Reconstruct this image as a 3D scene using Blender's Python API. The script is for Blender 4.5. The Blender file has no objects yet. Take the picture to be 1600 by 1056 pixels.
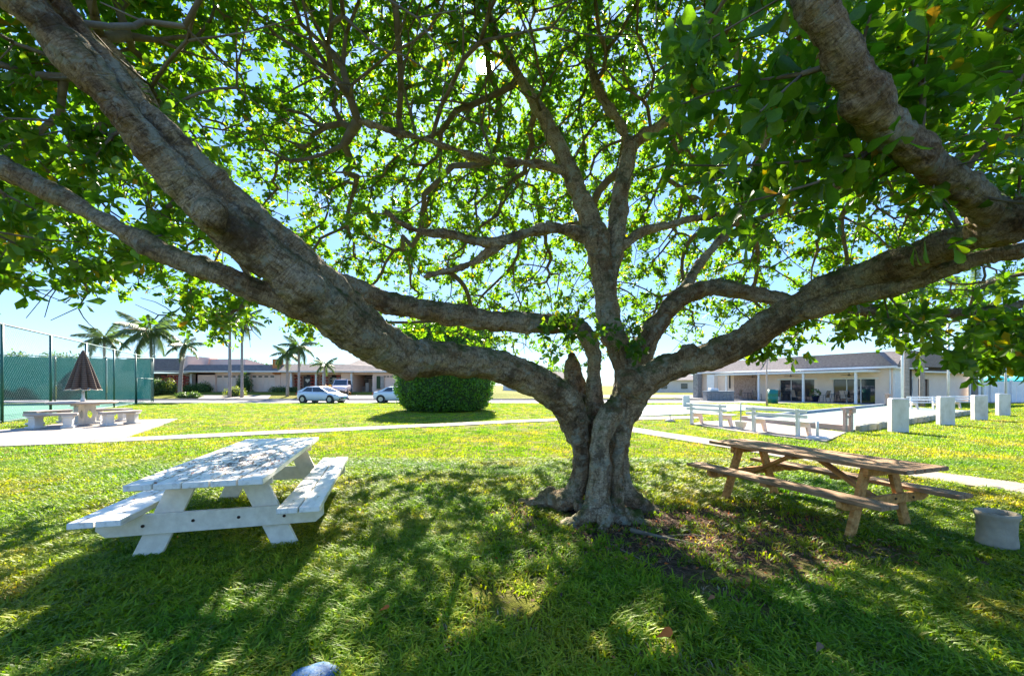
import bpy, bmesh, math, random
import numpy as np
from mathutils import Vector, Matrix, Euler

# ------------------------------------------------------------------ camera, sky, sun, exposure
SC = bpy.context.scene
COL = SC.collection
CAM_H, FOC, CX, HY = 1.55, 680.0, 800.0, 602.0
cd = bpy.data.cameras.new('camera')
cam = bpy.data.objects.new('camera', cd)
COL.objects.link(cam)
cam.location = (0, 0, CAM_H)
cam.rotation_euler = (math.radians(90), 0, 0)
cd.sensor_width = 36.0
cd.lens = 36.0 * FOC / 1600.0
cd.shift_y = (HY - 528.0) / 1600.0
cd.clip_start = 0.05
cd.clip_end = 2000
SC.camera = cam

SUN_EL = math.radians(36.2)
SUN_AZ = math.atan2(-42.0, 680.0)          # from +Y towards +X
world = bpy.data.worlds.new('World')
SC.world = world
world.use_nodes = True
wn, wl = world.node_tree.nodes, world.node_tree.links
bg = wn['Background']
sky = wn.new('ShaderNodeTexSky')
sky.sky_type = 'NISHITA'
sky.sun_disc = False
sky.sun_elevation = SUN_EL
sky.sun_rotation = SUN_AZ
sky.air_density = 1.0
sky.dust_density = 0.2
sky.ozone_density = 4.0
gm = wn.new('ShaderNodeGamma'); gm.inputs['Gamma'].default_value = 0.26   # an even, softly hazed daylight sky
wl.new(sky.outputs['Color'], gm.inputs['Color'])
hs_ = wn.new('ShaderNodeHueSaturation'); hs_.inputs['Saturation'].default_value = 2.5
wl.new(gm.outputs['Color'], hs_.inputs['Color'])
hs_.inputs['Hue'].default_value = 0.518
# the sun's own disc and the bright air round it
wt = wn.new('ShaderNodeTexCoord'); dp = wn.new('ShaderNodeVectorMath'); dp.operation = 'DOT_PRODUCT'
dp.inputs[1].default_value = (math.sin(SUN_AZ) * math.cos(SUN_EL), math.cos(SUN_AZ) * math.cos(SUN_EL), math.sin(SUN_EL))
wl.new(wt.outputs['Generated'], dp.inputs[0])
mr_ = wn.new('ShaderNodeMapRange'); mr_.interpolation_type = 'SMOOTHSTEP'
mr_.inputs[1].default_value = math.cos(math.radians(0.95)); mr_.inputs[2].default_value = math.cos(math.radians(0.45)); mr_.inputs[4].default_value = 260.0
wl.new(dp.outputs['Value'], mr_.inputs[0])
ad_ = wn.new('ShaderNodeMix'); ad_.data_type = 'RGBA'; ad_.blend_type = 'ADD'; ad_.inputs[0].default_value = 1.0
ti_ = wn.new('ShaderNodeMix'); ti_.data_type = 'RGBA'; ti_.blend_type = 'MULTIPLY'; ti_.inputs[0].default_value = 1.0
ti_.inputs[7].default_value = (0.64, 0.83, 1.02, 1)
wl.new(hs_.outputs['Color'], ti_.inputs[6]); wl.new(ti_.outputs[2], ad_.inputs[6]); wl.new(mr_.outputs[0], ad_.inputs[7])
wl.new(ad_.outputs[2], bg.inputs['Color'])
bg.inputs['Strength'].default_value = 0.098

sd = bpy.data.lights.new('sun', 'SUN')
sd.energy = 2.1
sd.angle = math.radians(0.53)
sd.color = (1.0, 0.92, 0.77)
sun = bpy.data.objects.new('sun', sd)
COL.objects.link(sun)
SUNV = Vector((math.sin(SUN_AZ) * math.cos(SUN_EL), math.cos(SUN_AZ) * math.cos(SUN_EL), math.sin(SUN_EL)))
sun.rotation_euler = (-SUNV).to_track_quat('-Z', 'Y').to_euler()
sun.location = SUNV * 60

SC.view_settings.view_transform = 'Standard'
SC.view_settings.look = 'None'
SC.view_settings.gamma = 1.0
SC.view_settings.exposure = 3.4
SC.cycles.max_bounces = 8
SC.cycles.diffuse_bounces = 6
SC.cycles.glossy_bounces = 2
SC.cycles.transmission_bounces = 5
SC.cycles.transparent_max_bounces = 12
SC.cycles.sample_clamp_indirect = 6.0
SC.cycles.use_denoising = True
SC.cycles.caustics_reflective = False
SC.cycles.caustics_refractive = False

rng = np.random.default_rng(7)
random.seed(7)

# ------------------------------------------------------------------ helpers
def P(px, py, Y):
    """photo pixel + distance -> point in the place"""
    return Vector(((px - CX) / FOC * Y, Y, CAM_H + (HY - py) / FOC * Y))

def G(px, py, z=0.0):
    """photo pixel -> point on the ground"""
    Y = FOC * (CAM_H - z) / (py - HY)
    return Vector(((px - CX) / FOC * Y, Y, z))

def tag(o, label=None, cat=None, group=None, kind=None):
    if label: o['label'] = label
    if cat: o['category'] = cat
    if group: o['group'] = group
    if kind: o['kind'] = kind
    return o

def thing(name, label, cat, loc=(0, 0, 0), rz=0.0, group=None):
    o = bpy.data.objects.new(name, None)
    o.empty_display_size = 0.2
    COL.objects.link(o)
    o.location = loc
    o.rotation_euler = (0, 0, rz)
    return tag(o, label, cat, group)

def link(name, me, mat=None, parent=None, loc=None, rot=None):
    o = bpy.data.objects.new(name, me)
    COL.objects.link(o)
    if mat is not None and len(me.materials) == 0:
        me.materials.append(mat)
    if parent is not None: o.parent = parent
    if loc is not None: o.location = loc
    if rot is not None: o.rotation_euler = rot
    return o

def np_mesh(name, verts, faces, smooth=False):
    me = bpy.data.meshes.new(name)
    me.from_pydata([tuple(v) for v in verts], [], [tuple(f) for f in faces])
    if smooth:
        me.polygons.foreach_set('use_smooth', [True] * len(me.polygons))
    me.update()
    return me

def big_mesh(name, V, F):
    """fast path: V (n,3), F (m,k) all faces with k corners"""
    me = bpy.data.meshes.new(name)
    n, (m, k) = len(V), F.shape
    me.vertices.add(n); me.vertices.foreach_set('co', V.astype(np.float32).ravel())
    me.loops.add(m * k); me.loops.foreach_set('vertex_index', F.astype(np.int32).ravel())
    me.polygons.add(m)
    me.polygons.foreach_set('loop_start', np.arange(0, m * k, k, dtype=np.int32))
    me.update(calc_edges=True)
    me.validate()
    return me

class MB:
    """collects shapes for one mesh"""
    def __init__(s): s.v, s.f = [], []
    def add(s, vs, fs):
        b = len(s.v)
        s.v += [Vector(v) for v in vs]
        s.f += [tuple(i + b for i in f) for f in fs]
        return s
    def box(s, c, size, rot=None):
        hx, hy, hz = size[0] / 2, size[1] / 2, size[2] / 2
        vs = [Vector((x * hx, y * hy, z * hz)) for z in (-1, 1) for y in (-1, 1) for x in (-1, 1)]
        if rot is not None:
            M = rot if isinstance(rot, Matrix) else Euler(rot).to_matrix()
            vs = [M @ v for v in vs]
        c = Vector(c)
        return s.add([v + c for v in vs], [(0, 2, 3, 1), (4, 5, 7, 6), (0, 1, 5, 4), (2, 6, 7, 3), (0, 4, 6, 2), (1, 3, 7, 5)])
    def prism(s, pts, z0, z1):
        n = len(pts)
        vs = [(p[0], p[1], z0) for p in pts] + [(p[0], p[1], z1) for p in pts]
        fs = [tuple(range(n - 1, -1, -1)), tuple(range(n, 2 * n))] + [(i, (i + 1) % n, n + (i + 1) % n, n + i) for i in range(n)]
        return s.add(vs, fs)
    def extrude_x(s, prof, x0, x1):
        """profile in (y,z) swept along x"""
        n = len(prof)
        vs = [(x0, p[0], p[1]) for p in prof] + [(x1, p[0], p[1]) for p in prof]
        fs = [tuple(range(n)), tuple(range(2 * n - 1, n - 1, -1))] + [(n + i, n + (i + 1) % n, (i + 1) % n, i) for i in range(n)]
        return s.add(vs, fs)
    def tube(s, pts, rad, n=8, cap=True):
        pts = [Vector(p) for p in pts]
        if not hasattr(rad, '__len__'): rad = [rad] * len(pts)
        base = len(s.v)
        up = None
        for i, p in enumerate(pts):
            d = (pts[min(i + 1, len(pts) - 1)] - pts[max(i - 1, 0)]).normalized()
            if up is None:
                up = Vector((0, 0, 1)) if abs(d.z) < 0.9 else Vector((1, 0, 0))
            e1 = (up - d * up.dot(d)).normalized(); e2 = d.cross(e1); up = e1
            for k in range(n):
                a = 2 * math.pi * k / n
                s.v.append(p + (e1 * math.cos(a) + e2 * math.sin(a)) * rad[i])
        for i in range(len(pts) - 1):
            for k in range(n):
                a, b = base + i * n + k, base + i * n + (k + 1) % n
                s.f.append((a, b, b + n, a + n))
        if cap:
            s.f.append(tuple(base + k for k in range(n - 1, -1, -1)))
            e = base + (len(pts) - 1) * n
            s.f.append(tuple(e + k for k in range(n)))
        return s
    def lathe(s, prof, n=24, c=(0, 0, 0)):
        """prof: list of (r,z); closed at both ends when r==0"""
        base = len(s.v); c = Vector(c)
        for r, z in prof:
            for k in range(n):
                a = 2 * math.pi * k / n
                s.v.append(c + Vector((r * math.cos(a), r * math.sin(a), z)))
        for i in range(len(prof) - 1):
            for k in range(n):
                a, b = base + i * n + k, base + i * n + (k + 1) % n
                s.f.append((a, b, b + n, a + n))
        return s
    def mesh(s, name, smooth=False, bevel=0.0):
        me = np_mesh(name, s.v, s.f, smooth)
        if bevel > 0:
            bm = bmesh.new(); bm.from_mesh(me)
            bmesh.ops.bevel(bm, geom=list(bm.edges), offset=bevel, segments=1, affect='EDGES', clamp_overlap=True)
            bm.to_mesh(me); bm.free()
        return me
    def build(s, name, mat, parent=None, smooth=False, bevel=0.0, loc=None, rot=None):
        return link(name, s.mesh(name, smooth, bevel), mat, parent, loc, rot)

_boxes = {}
def part_box(name, mat, parent, c, size, rot=None, bevel=0.0):
    """a box part whose own origin is its centre (wood grain runs along its local x)"""
    key = (tuple(round(x, 4) for x in size), bevel, mat.name)
    me = _boxes.get(key)
    if me is None:
        me = MB().box((0, 0, 0), size).mesh(name, bevel=bevel)
        me.materials.append(mat)
        _boxes[key] = me
    return link(name, me, None, parent, c, rot)

def copy_tree(o, parent=None):
    c = o.copy(); COL.objects.link(c); c.parent = parent
    for ch in list(o.children): copy_tree(ch, c)
    return c

def smooth_by_angle(o, deg=40):
    me = o.data
    me.polygons.foreach_set('use_smooth', [True] * len(me.polygons))
    bm = bmesh.new(); bm.from_mesh(me)
    for e in bm.edges:
        if len(e.link_faces) == 2 and e.calc_face_angle(0) > math.radians(deg): e.smooth = False
    bm.to_mesh(me); bm.free()

def in_poly(pt, poly):
    x, y = pt[:, 0], pt[:, 1]; ins = np.zeros(len(pt), bool); j = len(poly) - 1
    for i in range(len(poly)):
        xi, yi = poly[i]; xj, yj = poly[j]
        c = ((yi > y) != (yj > y)) & (x < (xj - xi) * (y - yi) / (yj - yi + 1e-12) + xi)
        ins ^= c; j = i
    return ins

def vnoise(pt, s, seed):
    """cheap smooth value noise"""
    r = np.random.default_rng(seed); g = r.uniform(0, 1, (64, 64))
    q = pt * s; i = np.floor(q).astype(int); f = q - i; f = f * f * (3 - 2 * f)
    a = g[i[:, 0] % 64, i[:, 1] % 64]; b = g[(i[:, 0] + 1) % 64, i[:, 1] % 64]; c = g[i[:, 0] % 64, (i[:, 1] + 1) % 64]; d = g[(i[:, 0] + 1) % 64, (i[:, 1] + 1) % 64]
    return (a * (1 - f[:, 0]) + b * f[:, 0]) * (1 - f[:, 1]) + (c * (1 - f[:, 0]) + d * f[:, 0]) * f[:, 1]

# ------------------------------------------------------------------ materials
def new_mat(name):
    m = bpy.data.materials.new(name); m.use_nodes = True
    nt = m.node_tree
    return m, nt.nodes, nt.links, nt.nodes['Principled BSDF']

def ramp(n, stops):
    r = n.new('ShaderNodeValToRGB')
    e = r.color_ramp.elements
    while len(e) < len(stops): e.new(0.5)
    for i, (p, c) in enumerate(stops):
        e[i].position = p
        e[i].color = (c[0], c[1], c[2], 1) if hasattr(c, '__len__') else (c, c, c, 1)
    return r

def coords(n, l, scale=(1, 1, 1), kind='Object', rnd=False):
    t = n.new('ShaderNodeTexCoord'); mp = n.new('ShaderNodeMapping')
    mp.inputs['Scale'].default_value = scale
    l.new(t.outputs[kind], mp.inputs['Vector'])
    if rnd:
        oi = n.new('ShaderNodeObjectInfo'); mu = n.new('ShaderNodeMath'); mu.operation = 'MULTIPLY'
        mu.inputs[1].default_value = 37.0
        l.new(oi.outputs['Random'], mu.inputs[0]); l.new(mu.outputs[0], mp.inputs['Location'])
    return mp.outputs['Vector']

def noise(n, l, vec, scale, detail=4, rough=0.55):
    t = n.new('ShaderNodeTexNoise')
    t.inputs['Scale'].default_value = scale; t.inputs['Detail'].default_value = detail
    t.inputs['Roughness'].default_value = rough
    if vec is not None: l.new(vec, t.inputs['Vector'])
    return t.outputs['Fac']

def mixc(n, l, fac, a, b, mode='MIX'):
    m = n.new('ShaderNodeMix'); m.data_type = 'RGBA'; m.blend_type = mode
    for sock, v in ((m.inputs['Factor'], fac), (m.inputs['A'], a), (m.inputs['B'], b)):
        pass
    def put(s, v):
        if hasattr(v, 'is_output'): l.new(v, s)
        elif hasattr(v, '__len__'): s.default_value = (v[0], v[1], v[2], 1)
        else: s.default_value = v
    put(m.inputs[0], fac); put(m.inputs[6], a); put(m.inputs[7], b)
    return m.outputs[2]

def bump(n, l, height, strength=0.3, dist=0.02):
    b = n.new('ShaderNodeBump')
    b.inputs['Strength'].default_value = strength; b.inputs['Distance'].default_value = dist
    l.new(height, b.inputs['Height'])
    return b.outputs['Normal']

def M(name, c1, c2=None, scale=3.0, rough=0.7, stretch=(1, 1, 1), bmp=0.15, bscale=None, bdist=0.01, metal=0.0, spec=0.4, kind='Object', rnd=True, lo=0.35, hi=0.65):
    m, n, l, p = new_mat(name)
    p.inputs['Roughness'].default_value = rough
    p.inputs['Metallic'].default_value = metal
    p.inputs['Specular IOR Level'].default_value = spec
    vec = coords(n, l, stretch, kind, rnd)
    if c2 is None: c2 = tuple(x * 0.8 for x in c1)
    f = noise(n, l, vec, scale, 5, 0.6)
    r = ramp(n, [(lo, c1), (hi, c2)])
    l.new(f, r.inputs['Fac']); l.new(r.outputs['Color'], p.inputs['Base Color'])
    if bmp > 0:
        h = noise(n, l, vec, bscale or scale * 8, 4, 0.6)
        l.new(bump(n, l, h, bmp, bdist), p.inputs['Normal'])
    return m
# ------------------------------------------------------------------ ground
def ground_mat():
    m, n, l, p = new_mat('lawn_soil')
    vec = coords(n, l, (1, 1, 1), 'Object')
    f1 = noise(n, l, vec, 0.35, 3, 0.5)
    f2 = noise(n, l, vec, 9.0, 6, 0.7)
    f3 = noise(n, l, vec, 60.0, 3, 0.7)
    a = ramp(n, [(0.40, (0.17, 0.19, 0.02)), (0.60, (0.21, 0.20, 0.035))]); l.new(f1, a.inputs['Fac'])
    b = ramp(n, [(0.36, (0.09, 0.085, 0.03)), (0.56, (1, 1, 1))]); l.new(f2, b.inputs['Fac'])
    c = ramp(n, [(0.30, (0.45, 0.42, 0.35)), (0.62, (1.15, 1.15, 1.0))]); l.new(f3, c.inputs['Fac'])
    x = mixc(n, l, 0.55, a.outputs['Color'], b.outputs['Color'], 'MULTIPLY')
    x = mixc(n, l, 0.8, x, c.outputs['Color'], 'MULTIPLY')
    # bare soil and leaf mulch round the trunk (its own irregular outline)
    geo = n.new('ShaderNodeNewGeometry')
    di = n.new('ShaderNodeVectorMath'); di.operation = 'DISTANCE'
    di.inputs[1].default_value = (1.55, 4.75, 0)
    l.new(geo.outputs['Position'], di.inputs[0])
    no = noise(n, l, vec, 1.3, 5, 0.65)
    ad = n.new('ShaderNodeMath'); ad.operation = 'MULTIPLY_ADD'
    l.new(no, ad.inputs[0]); ad.inputs[1].default_value = 3.2; ad.inputs[2].default_value = -1.6
    ad2 = n.new('ShaderNodeMath'); ad2.operation = 'ADD'
    l.new(di.outputs['Value'], ad2.inputs[0]); l.new(ad.outputs[0], ad2.inputs[1])
    mr = n.new('ShaderNodeMapRange'); mr.inputs[1].default_value = 1.0; mr.inputs[2].default_value = 2.2
    l.new(ad2.outputs[0], mr.inputs[0])
    soil = ramp(n, [(0.3, (0.028, 0.018, 0.012)), (0.5, (0.085, 0.055, 0.038)), (0.7, (0.20, 0.14, 0.095))]); l.new(noise(n, l, vec, 24, 6, 0.75), soil.inputs['Fac'])
    near = n.new('ShaderNodeSeparateXYZ'); l.new(geo.outputs['Position'], near.inputs[0])
    x = mixc(n, l, mr.outputs[0], soil.outputs['Color'], x)
    l.new(x, p.inputs['Base Color'])
    p.inputs['Roughness'].default_value = 0.95
    p.inputs['Specular IOR Level'].default_value = 0.1
    l.new(bump(n, l, noise(n, l, vec, 40, 6, 0.7), 0.9, 0.04), p.inputs['Normal'])
    return m

MAT_SOIL = ground_mat()
MAT_CONC = M('pale_concrete', (0.32, 0.275, 0.23), (0.25, 0.215, 0.18), 1.2, 0.9, bmp=0.25, bscale=60, spec=0.2)
MAT_KERB = M('kerb_concrete', (0.30, 0.285, 0.27), (0.22, 0.205, 0.19), 3, 0.9, bmp=0.2, bscale=40)
MAT_ROAD = M('asphalt_road', (0.21, 0.20, 0.195), (0.17, 0.16, 0.155), 1.0, 0.9, bmp=0.2, bscale=60)

xs = np.unique(np.concatenate([np.linspace(-500, -60, 12), np.linspace(-60, 60, 25), np.linspace(60, 500, 12)]))
ys = np.unique(np.concatenate([np.linspace(-60, 46, 30), np.array([47.0, 50, 53, 56, 60, 90, 150, 300, 700, 1400])]))
def gz(x, y):
    """the lawns across the street rise a little towards the houses"""
    if y <= 47: return 0.0
    t = min((y - 47) / 6.0, 1.0)
    w = 1.0 if x < -2 else max(0.0, 1 - (x + 2) / 8.0)
    return 0.72 * t * w
V = [(x, y, gz(x, y)) for y in ys for x in xs]
nx = len(xs)
F = [(j * nx + i, j * nx + i + 1, (j + 1) * nx + i + 1, (j + 1) * nx + i) for j in range(len(ys) - 1) for i in range(nx - 1)]
tag(link('lawn', np_mesh('lawn', V, F), MAT_SOIL), kind='structure')

def sheet(name, pts, z, mat, parent=None, th=0.05):
    """a slab lying in the ground with its top at z"""
    pts = [(p[0], p[1]) for p in pts]
    area = sum(pts[i][0] * pts[(i + 1) % len(pts)][1] - pts[(i + 1) % len(pts)][0] * pts[i][1] for i in range(len(pts)))
    if area < 0: pts = pts[::-1]
    return MB().prism(pts, z - th, z).build(name, mat, parent)

HARD = []      # outlines where no grass grows
def hard(pts): HARD.append(np.array([(p[0], p[1]) for p in pts])); return pts

# street, kerbs, far pavement
tag(sheet('road', hard([(-300, 38.2), (300, 38.2), (300, 45.6), (-300, 45.6)]), 0.008, MAT_ROAD), kind='structure')
tag(MB().box((0, 45.8, 0.05), (600, 0.35, 0.2)).build('kerb', MAT_KERB), kind='structure')
tag(sheet('pavement', [(-300, 46.0), (-6, 46.0), (-6, 47.6), (-300, 47.6)], 0.10, MAT_CONC), kind='structure')

# footpath: one leg from the left, one to the right, made of slabs
def path_slabs(name, cl, w, seg):
    root = bpy.data.objects.new(name, None); COL.objects.link(root); tag(root, kind='structure')
    for (a, b) in zip(cl[:-1], cl[1:]):
        a, b = Vector(a), Vector(b)
        d = (b - a).normalized(); s = Vector((-d.y, d.x)); L = (b - a).length
        k = max(1, round(L / seg)); st = L / k
        hard([a + s * w / 2, a - s * w / 2, b - s * w / 2, b + s * w / 2])
        for i in range(k):
            p0, p1 = a + d * (i * st + 0.006), a + d * ((i + 1) * st - 0.006)
            sheet('slab', [p0 + s * w / 2, p0 - s * w / 2, p1 - s * w / 2, p1 + s * w / 2], 0.028 + 0.003 * ((i * 7) % 3), MAT_CONC, root)
    return root
C0 = G(880, 655.5).xy
path_slabs('footpath', [G(-700, 720).xy, G(150, 689.5).xy, C0], 1.15, 1.6)
path_slabs('footpath', [C0 + Vector((0.5, -0.75)), G(1290, 721).xy, G(1600, 765).xy, G(2300, 872).xy], 0.95, 1.5)
pad = [G(-260, 690), G(-60, 677), G(60, 668), G(110, 658.5), G(278, 655), G(245, 668), G(190, 687), G(60, 694), G(-260, 706)]
tag(sheet('patio_pad', hard(pad), 0.034, MAT_CONC), kind='structure')
# ------------------------------------------------------------------ the big tree
def bark_mat():
    m, n, l, p = new_mat('bark')
    vec = coords(n, l, (1, 1, 1), 'Object')
    # 'grain' = (length along the limb, two offsets across it): fissures run with the wood
    gr = n.new('ShaderNodeAttribute'); gr.attribute_name = 'grain'
    def gmap(sc):
        mp = n.new('ShaderNodeMapping'); mp.inputs['Scale'].default_value = sc; l.new(gr.outputs['Vector'], mp.inputs['Vector']); return mp.outputs['Vector']
    gv = gmap((0.30, 1, 1)); gx = gmap((1.6, 0.5, 0.5))
    f1 = noise(n, l, gmap((0.5, 1, 1)), 4.0, 6, 0.65)
    f2 = noise(n, l, gv, 30.0, 8, 0.75)
    f3 = noise(n, l, gx, 55.0, 6, 0.8)
    base = ramp(n, [(0.34, (0.26, 0.145, 0.075)), (0.48, (0.54, 0.385, 0.23)), (0.62, (0.72, 0.58, 0.40))]); l.new(f1, base.inputs['Fac'])
    mot = ramp(n, [(0.38, (0.16, 0.12, 0.085)), (0.50, (1, 1, 1))]); l.new(f2, mot.inputs['Fac'])
    x = mixc(n, l, 0.7, base.outputs['Color'], mot.outputs['Color'], 'MULTIPLY')
    fi = ramp(n, [(0.38, (0.38, 0.34, 0.30)), (0.60, (1.15, 1.15, 1.15))]); l.new(f3, fi.inputs['Fac'])
    x = mixc(n, l, 0.9, x, fi.outputs['Color'], 'MULTIPLY')
    # pale lichen spots
    vo = n.new('ShaderNodeTexVoronoi'); vo.inputs['Scale'].default_value = 9.0; l.new(vec, vo.inputs['Vector'])
    ls = ramp(n, [(0.10, 1.0), (0.16, 0.0)]); l.new(vo.outputs['Distance'], ls.inputs['Fac'])
    lm = ramp(n, [(0.54, 0.0), (0.6, 0.9)]); l.new(noise(n, l, vec, 3.1, 3), lm.inputs['Fac'])
    mu = n.new('ShaderNodeMath'); mu.operation = 'MULTIPLY'; l.new(ls.outputs['Color'], mu.inputs[0]); l.new(lm.outputs['Color'], mu.inputs[1])
    x = mixc(n, l, mu.outputs[0], x, (0.42, 0.41, 0.36))
    li2 = ramp(n, [(0.53, 0.0), (0.60, 0.75)]); l.new(noise(n, l, vec, 6.0, 6, 0.75), li2.inputs['Fac'])
    x = mixc(n, l, li2.outputs['Color'], x, (0.46, 0.44, 0.34))
    dk = ramp(n, [(0.54, 0.0), (0.62, 0.75)]); l.new(noise(n, l, vec, 2.6, 7, 0.75), dk.inputs['Fac'])
    x = mixc(n, l, dk.outputs['Color'], x, (0.10, 0.065, 0.04))
    # moss grows on the upper sides of the limbs
    geo = n.new('ShaderNodeNewGeometry'); sp = n.new('ShaderNodeSeparateXYZ'); l.new(geo.outputs['Normal'], sp.inputs[0])
    mr = n.new('ShaderNodeMapRange'); mr.inputs[1].default_value = 0.05; mr.inputs[2].default_value = 0.75; l.new(sp.outputs['Z'], mr.inputs[0])
    mm = ramp(n, [(0.40, 0.0), (0.60, 1.0)]); l.new(noise(n, l, vec, 3.5, 5, 0.7), mm.inputs['Fac'])
    mo = n.new('ShaderNodeMath'); mo.operation = 'MULTIPLY'; l.new(mr.outputs[0], mo.inputs[0]); l.new(mm.outputs['Color'], mo.inputs[1])
    x = mixc(n, l, mo.outputs[0], x, (0.075, 0.10, 0.018))
    l.new(x, p.inputs['Base Color'])
    p.inputs['Roughness'].default_value = 0.9
    p.inputs['Specular IOR Level'].default_value = 0.2
    h0 = noise(n, l, gv, 14.0, 9, 0.75)
    vc = n.new('ShaderNodeTexVoronoi'); vc.feature = 'DISTANCE_TO_EDGE'; vc.inputs['Scale'].default_value = 13.0; l.new(gx, vc.inputs['Vector'])
    cr = ramp(n, [(0.0, 0.0), (0.09, 1.0)]); l.new(vc.outputs['Distance'], cr.inputs['Fac'])
    hm = n.new('ShaderNodeMath'); hm.operation = 'MULTIPLY_ADD'; hm.inputs[1].default_value = 0.10; l.new(cr.outputs['Color'], hm.inputs[0]); l.new(h0, hm.inputs[2])
    l.new(bump(n, l, hm.outputs[0], 1.0, 0.10), p.inputs['Normal'])
    return m
MAT_BARK = bark_mat()
MAT_TWIG = M('twig_bark', (0.11, 0.085, 0.06), (0.20, 0.165, 0.12), 6, 0.9, bmp=0.4, bscale=30, rnd=False)

def leaf_mat(name, stops, trans, tcol=1.0, rough=0.38, spec=0.45):
    m, n, l, p = new_mat(name)
    at = n.new('ShaderNodeAttribute'); at.attribute_name = 'rnd'
    r = ramp(n, stops); l.new(at.outputs['Fac'], r.inputs['Fac'])
    vec = coords(n, l, (1, 1, 1), 'Object')
    v = ramp(n, [(0.3, (0.72, 0.72, 0.72)), (0.7, (1.15, 1.15, 1.15))]); l.new(noise(n, l, vec, 14, 3), v.inputs['Fac'])
    c = mixc(n, l, 0.6, r.outputs['Color'], v.outputs['Color'], 'MULTIPLY')
    l.new(c, p.inputs['Base Color'])
    p.inputs['Roughness'].default_value = rough
    p.inputs['Specular IOR Level'].default_value = spec
    tr = n.new('ShaderNodeBsdfTranslucent')
    hs = n.new('ShaderNodeHueSaturation'); hs.inputs['Saturation'].default_value = 1.1; hs.inputs['Value'].default_value = 2.9 * tcol; hs.inputs['Hue'].default_value = 0.488
    l.new(c, hs.inputs['Color']); l.new(hs.outputs['Color'], tr.inputs['Color'])
    mx = n.new('ShaderNodeMixShader'); mx.inputs[0].default_value = trans
    l.new(p.outputs[0], mx.inputs[1]); l.new(tr.outputs[0], mx.inputs[2])
    l.new(mx.outputs[0], n['Material Output'].inputs['Surface'])
    return m
MAT_LEAF = leaf_mat('tree_leaf', [(0.0, (0.040, 0.105, 0.012)), (0.55, (0.07, 0.15, 0.016)), (0.86, (0.115, 0.175, 0.018)), (0.965, (0.22, 0.20, 0.02)), (0.99, (0.28, 0.17, 0.03))], 0.56)

def spline(pts, step=0.08):
    """Catmull-Rom through (x,y,z,r) rows"""
    pts = [np.array(p, float) for p in pts]
    out = []
    for i in range(len(pts) - 1):
        p0, p1, p2, p3 = pts[max(i - 1, 0)], pts[i], pts[i + 1], pts[min(i + 2, len(pts) - 1)]
        k = max(2, int(np.linalg.norm((p2 - p1)[:3]) / step))
        for j in range(k):
            t = j / k
            out.append(0.5 * (2 * p1 + (p2 - p0) * t + (2 * p0 - 5 * p1 + 4 * p2 - p3) * t * t + (3 * p1 - p0 - 3 * p2 + p3) * t ** 3))
    out.append(pts[-1])
    return np.array(out)

def L(*rows):
    """limb given by photo pixel, distance and pixel thickness -> x,y,z,radius"""
    out = []
    for px, py, Y, w in rows:
        q = P(px, py, Y); off = math.hypot(px - CX, py - HY) / FOC
        out.append((q.x, q.y, q.z, w / 2 / FOC * Y * 0.79 / math.sqrt(1 + min(off, 1.1) ** 2)))
    return spline(out)

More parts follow.
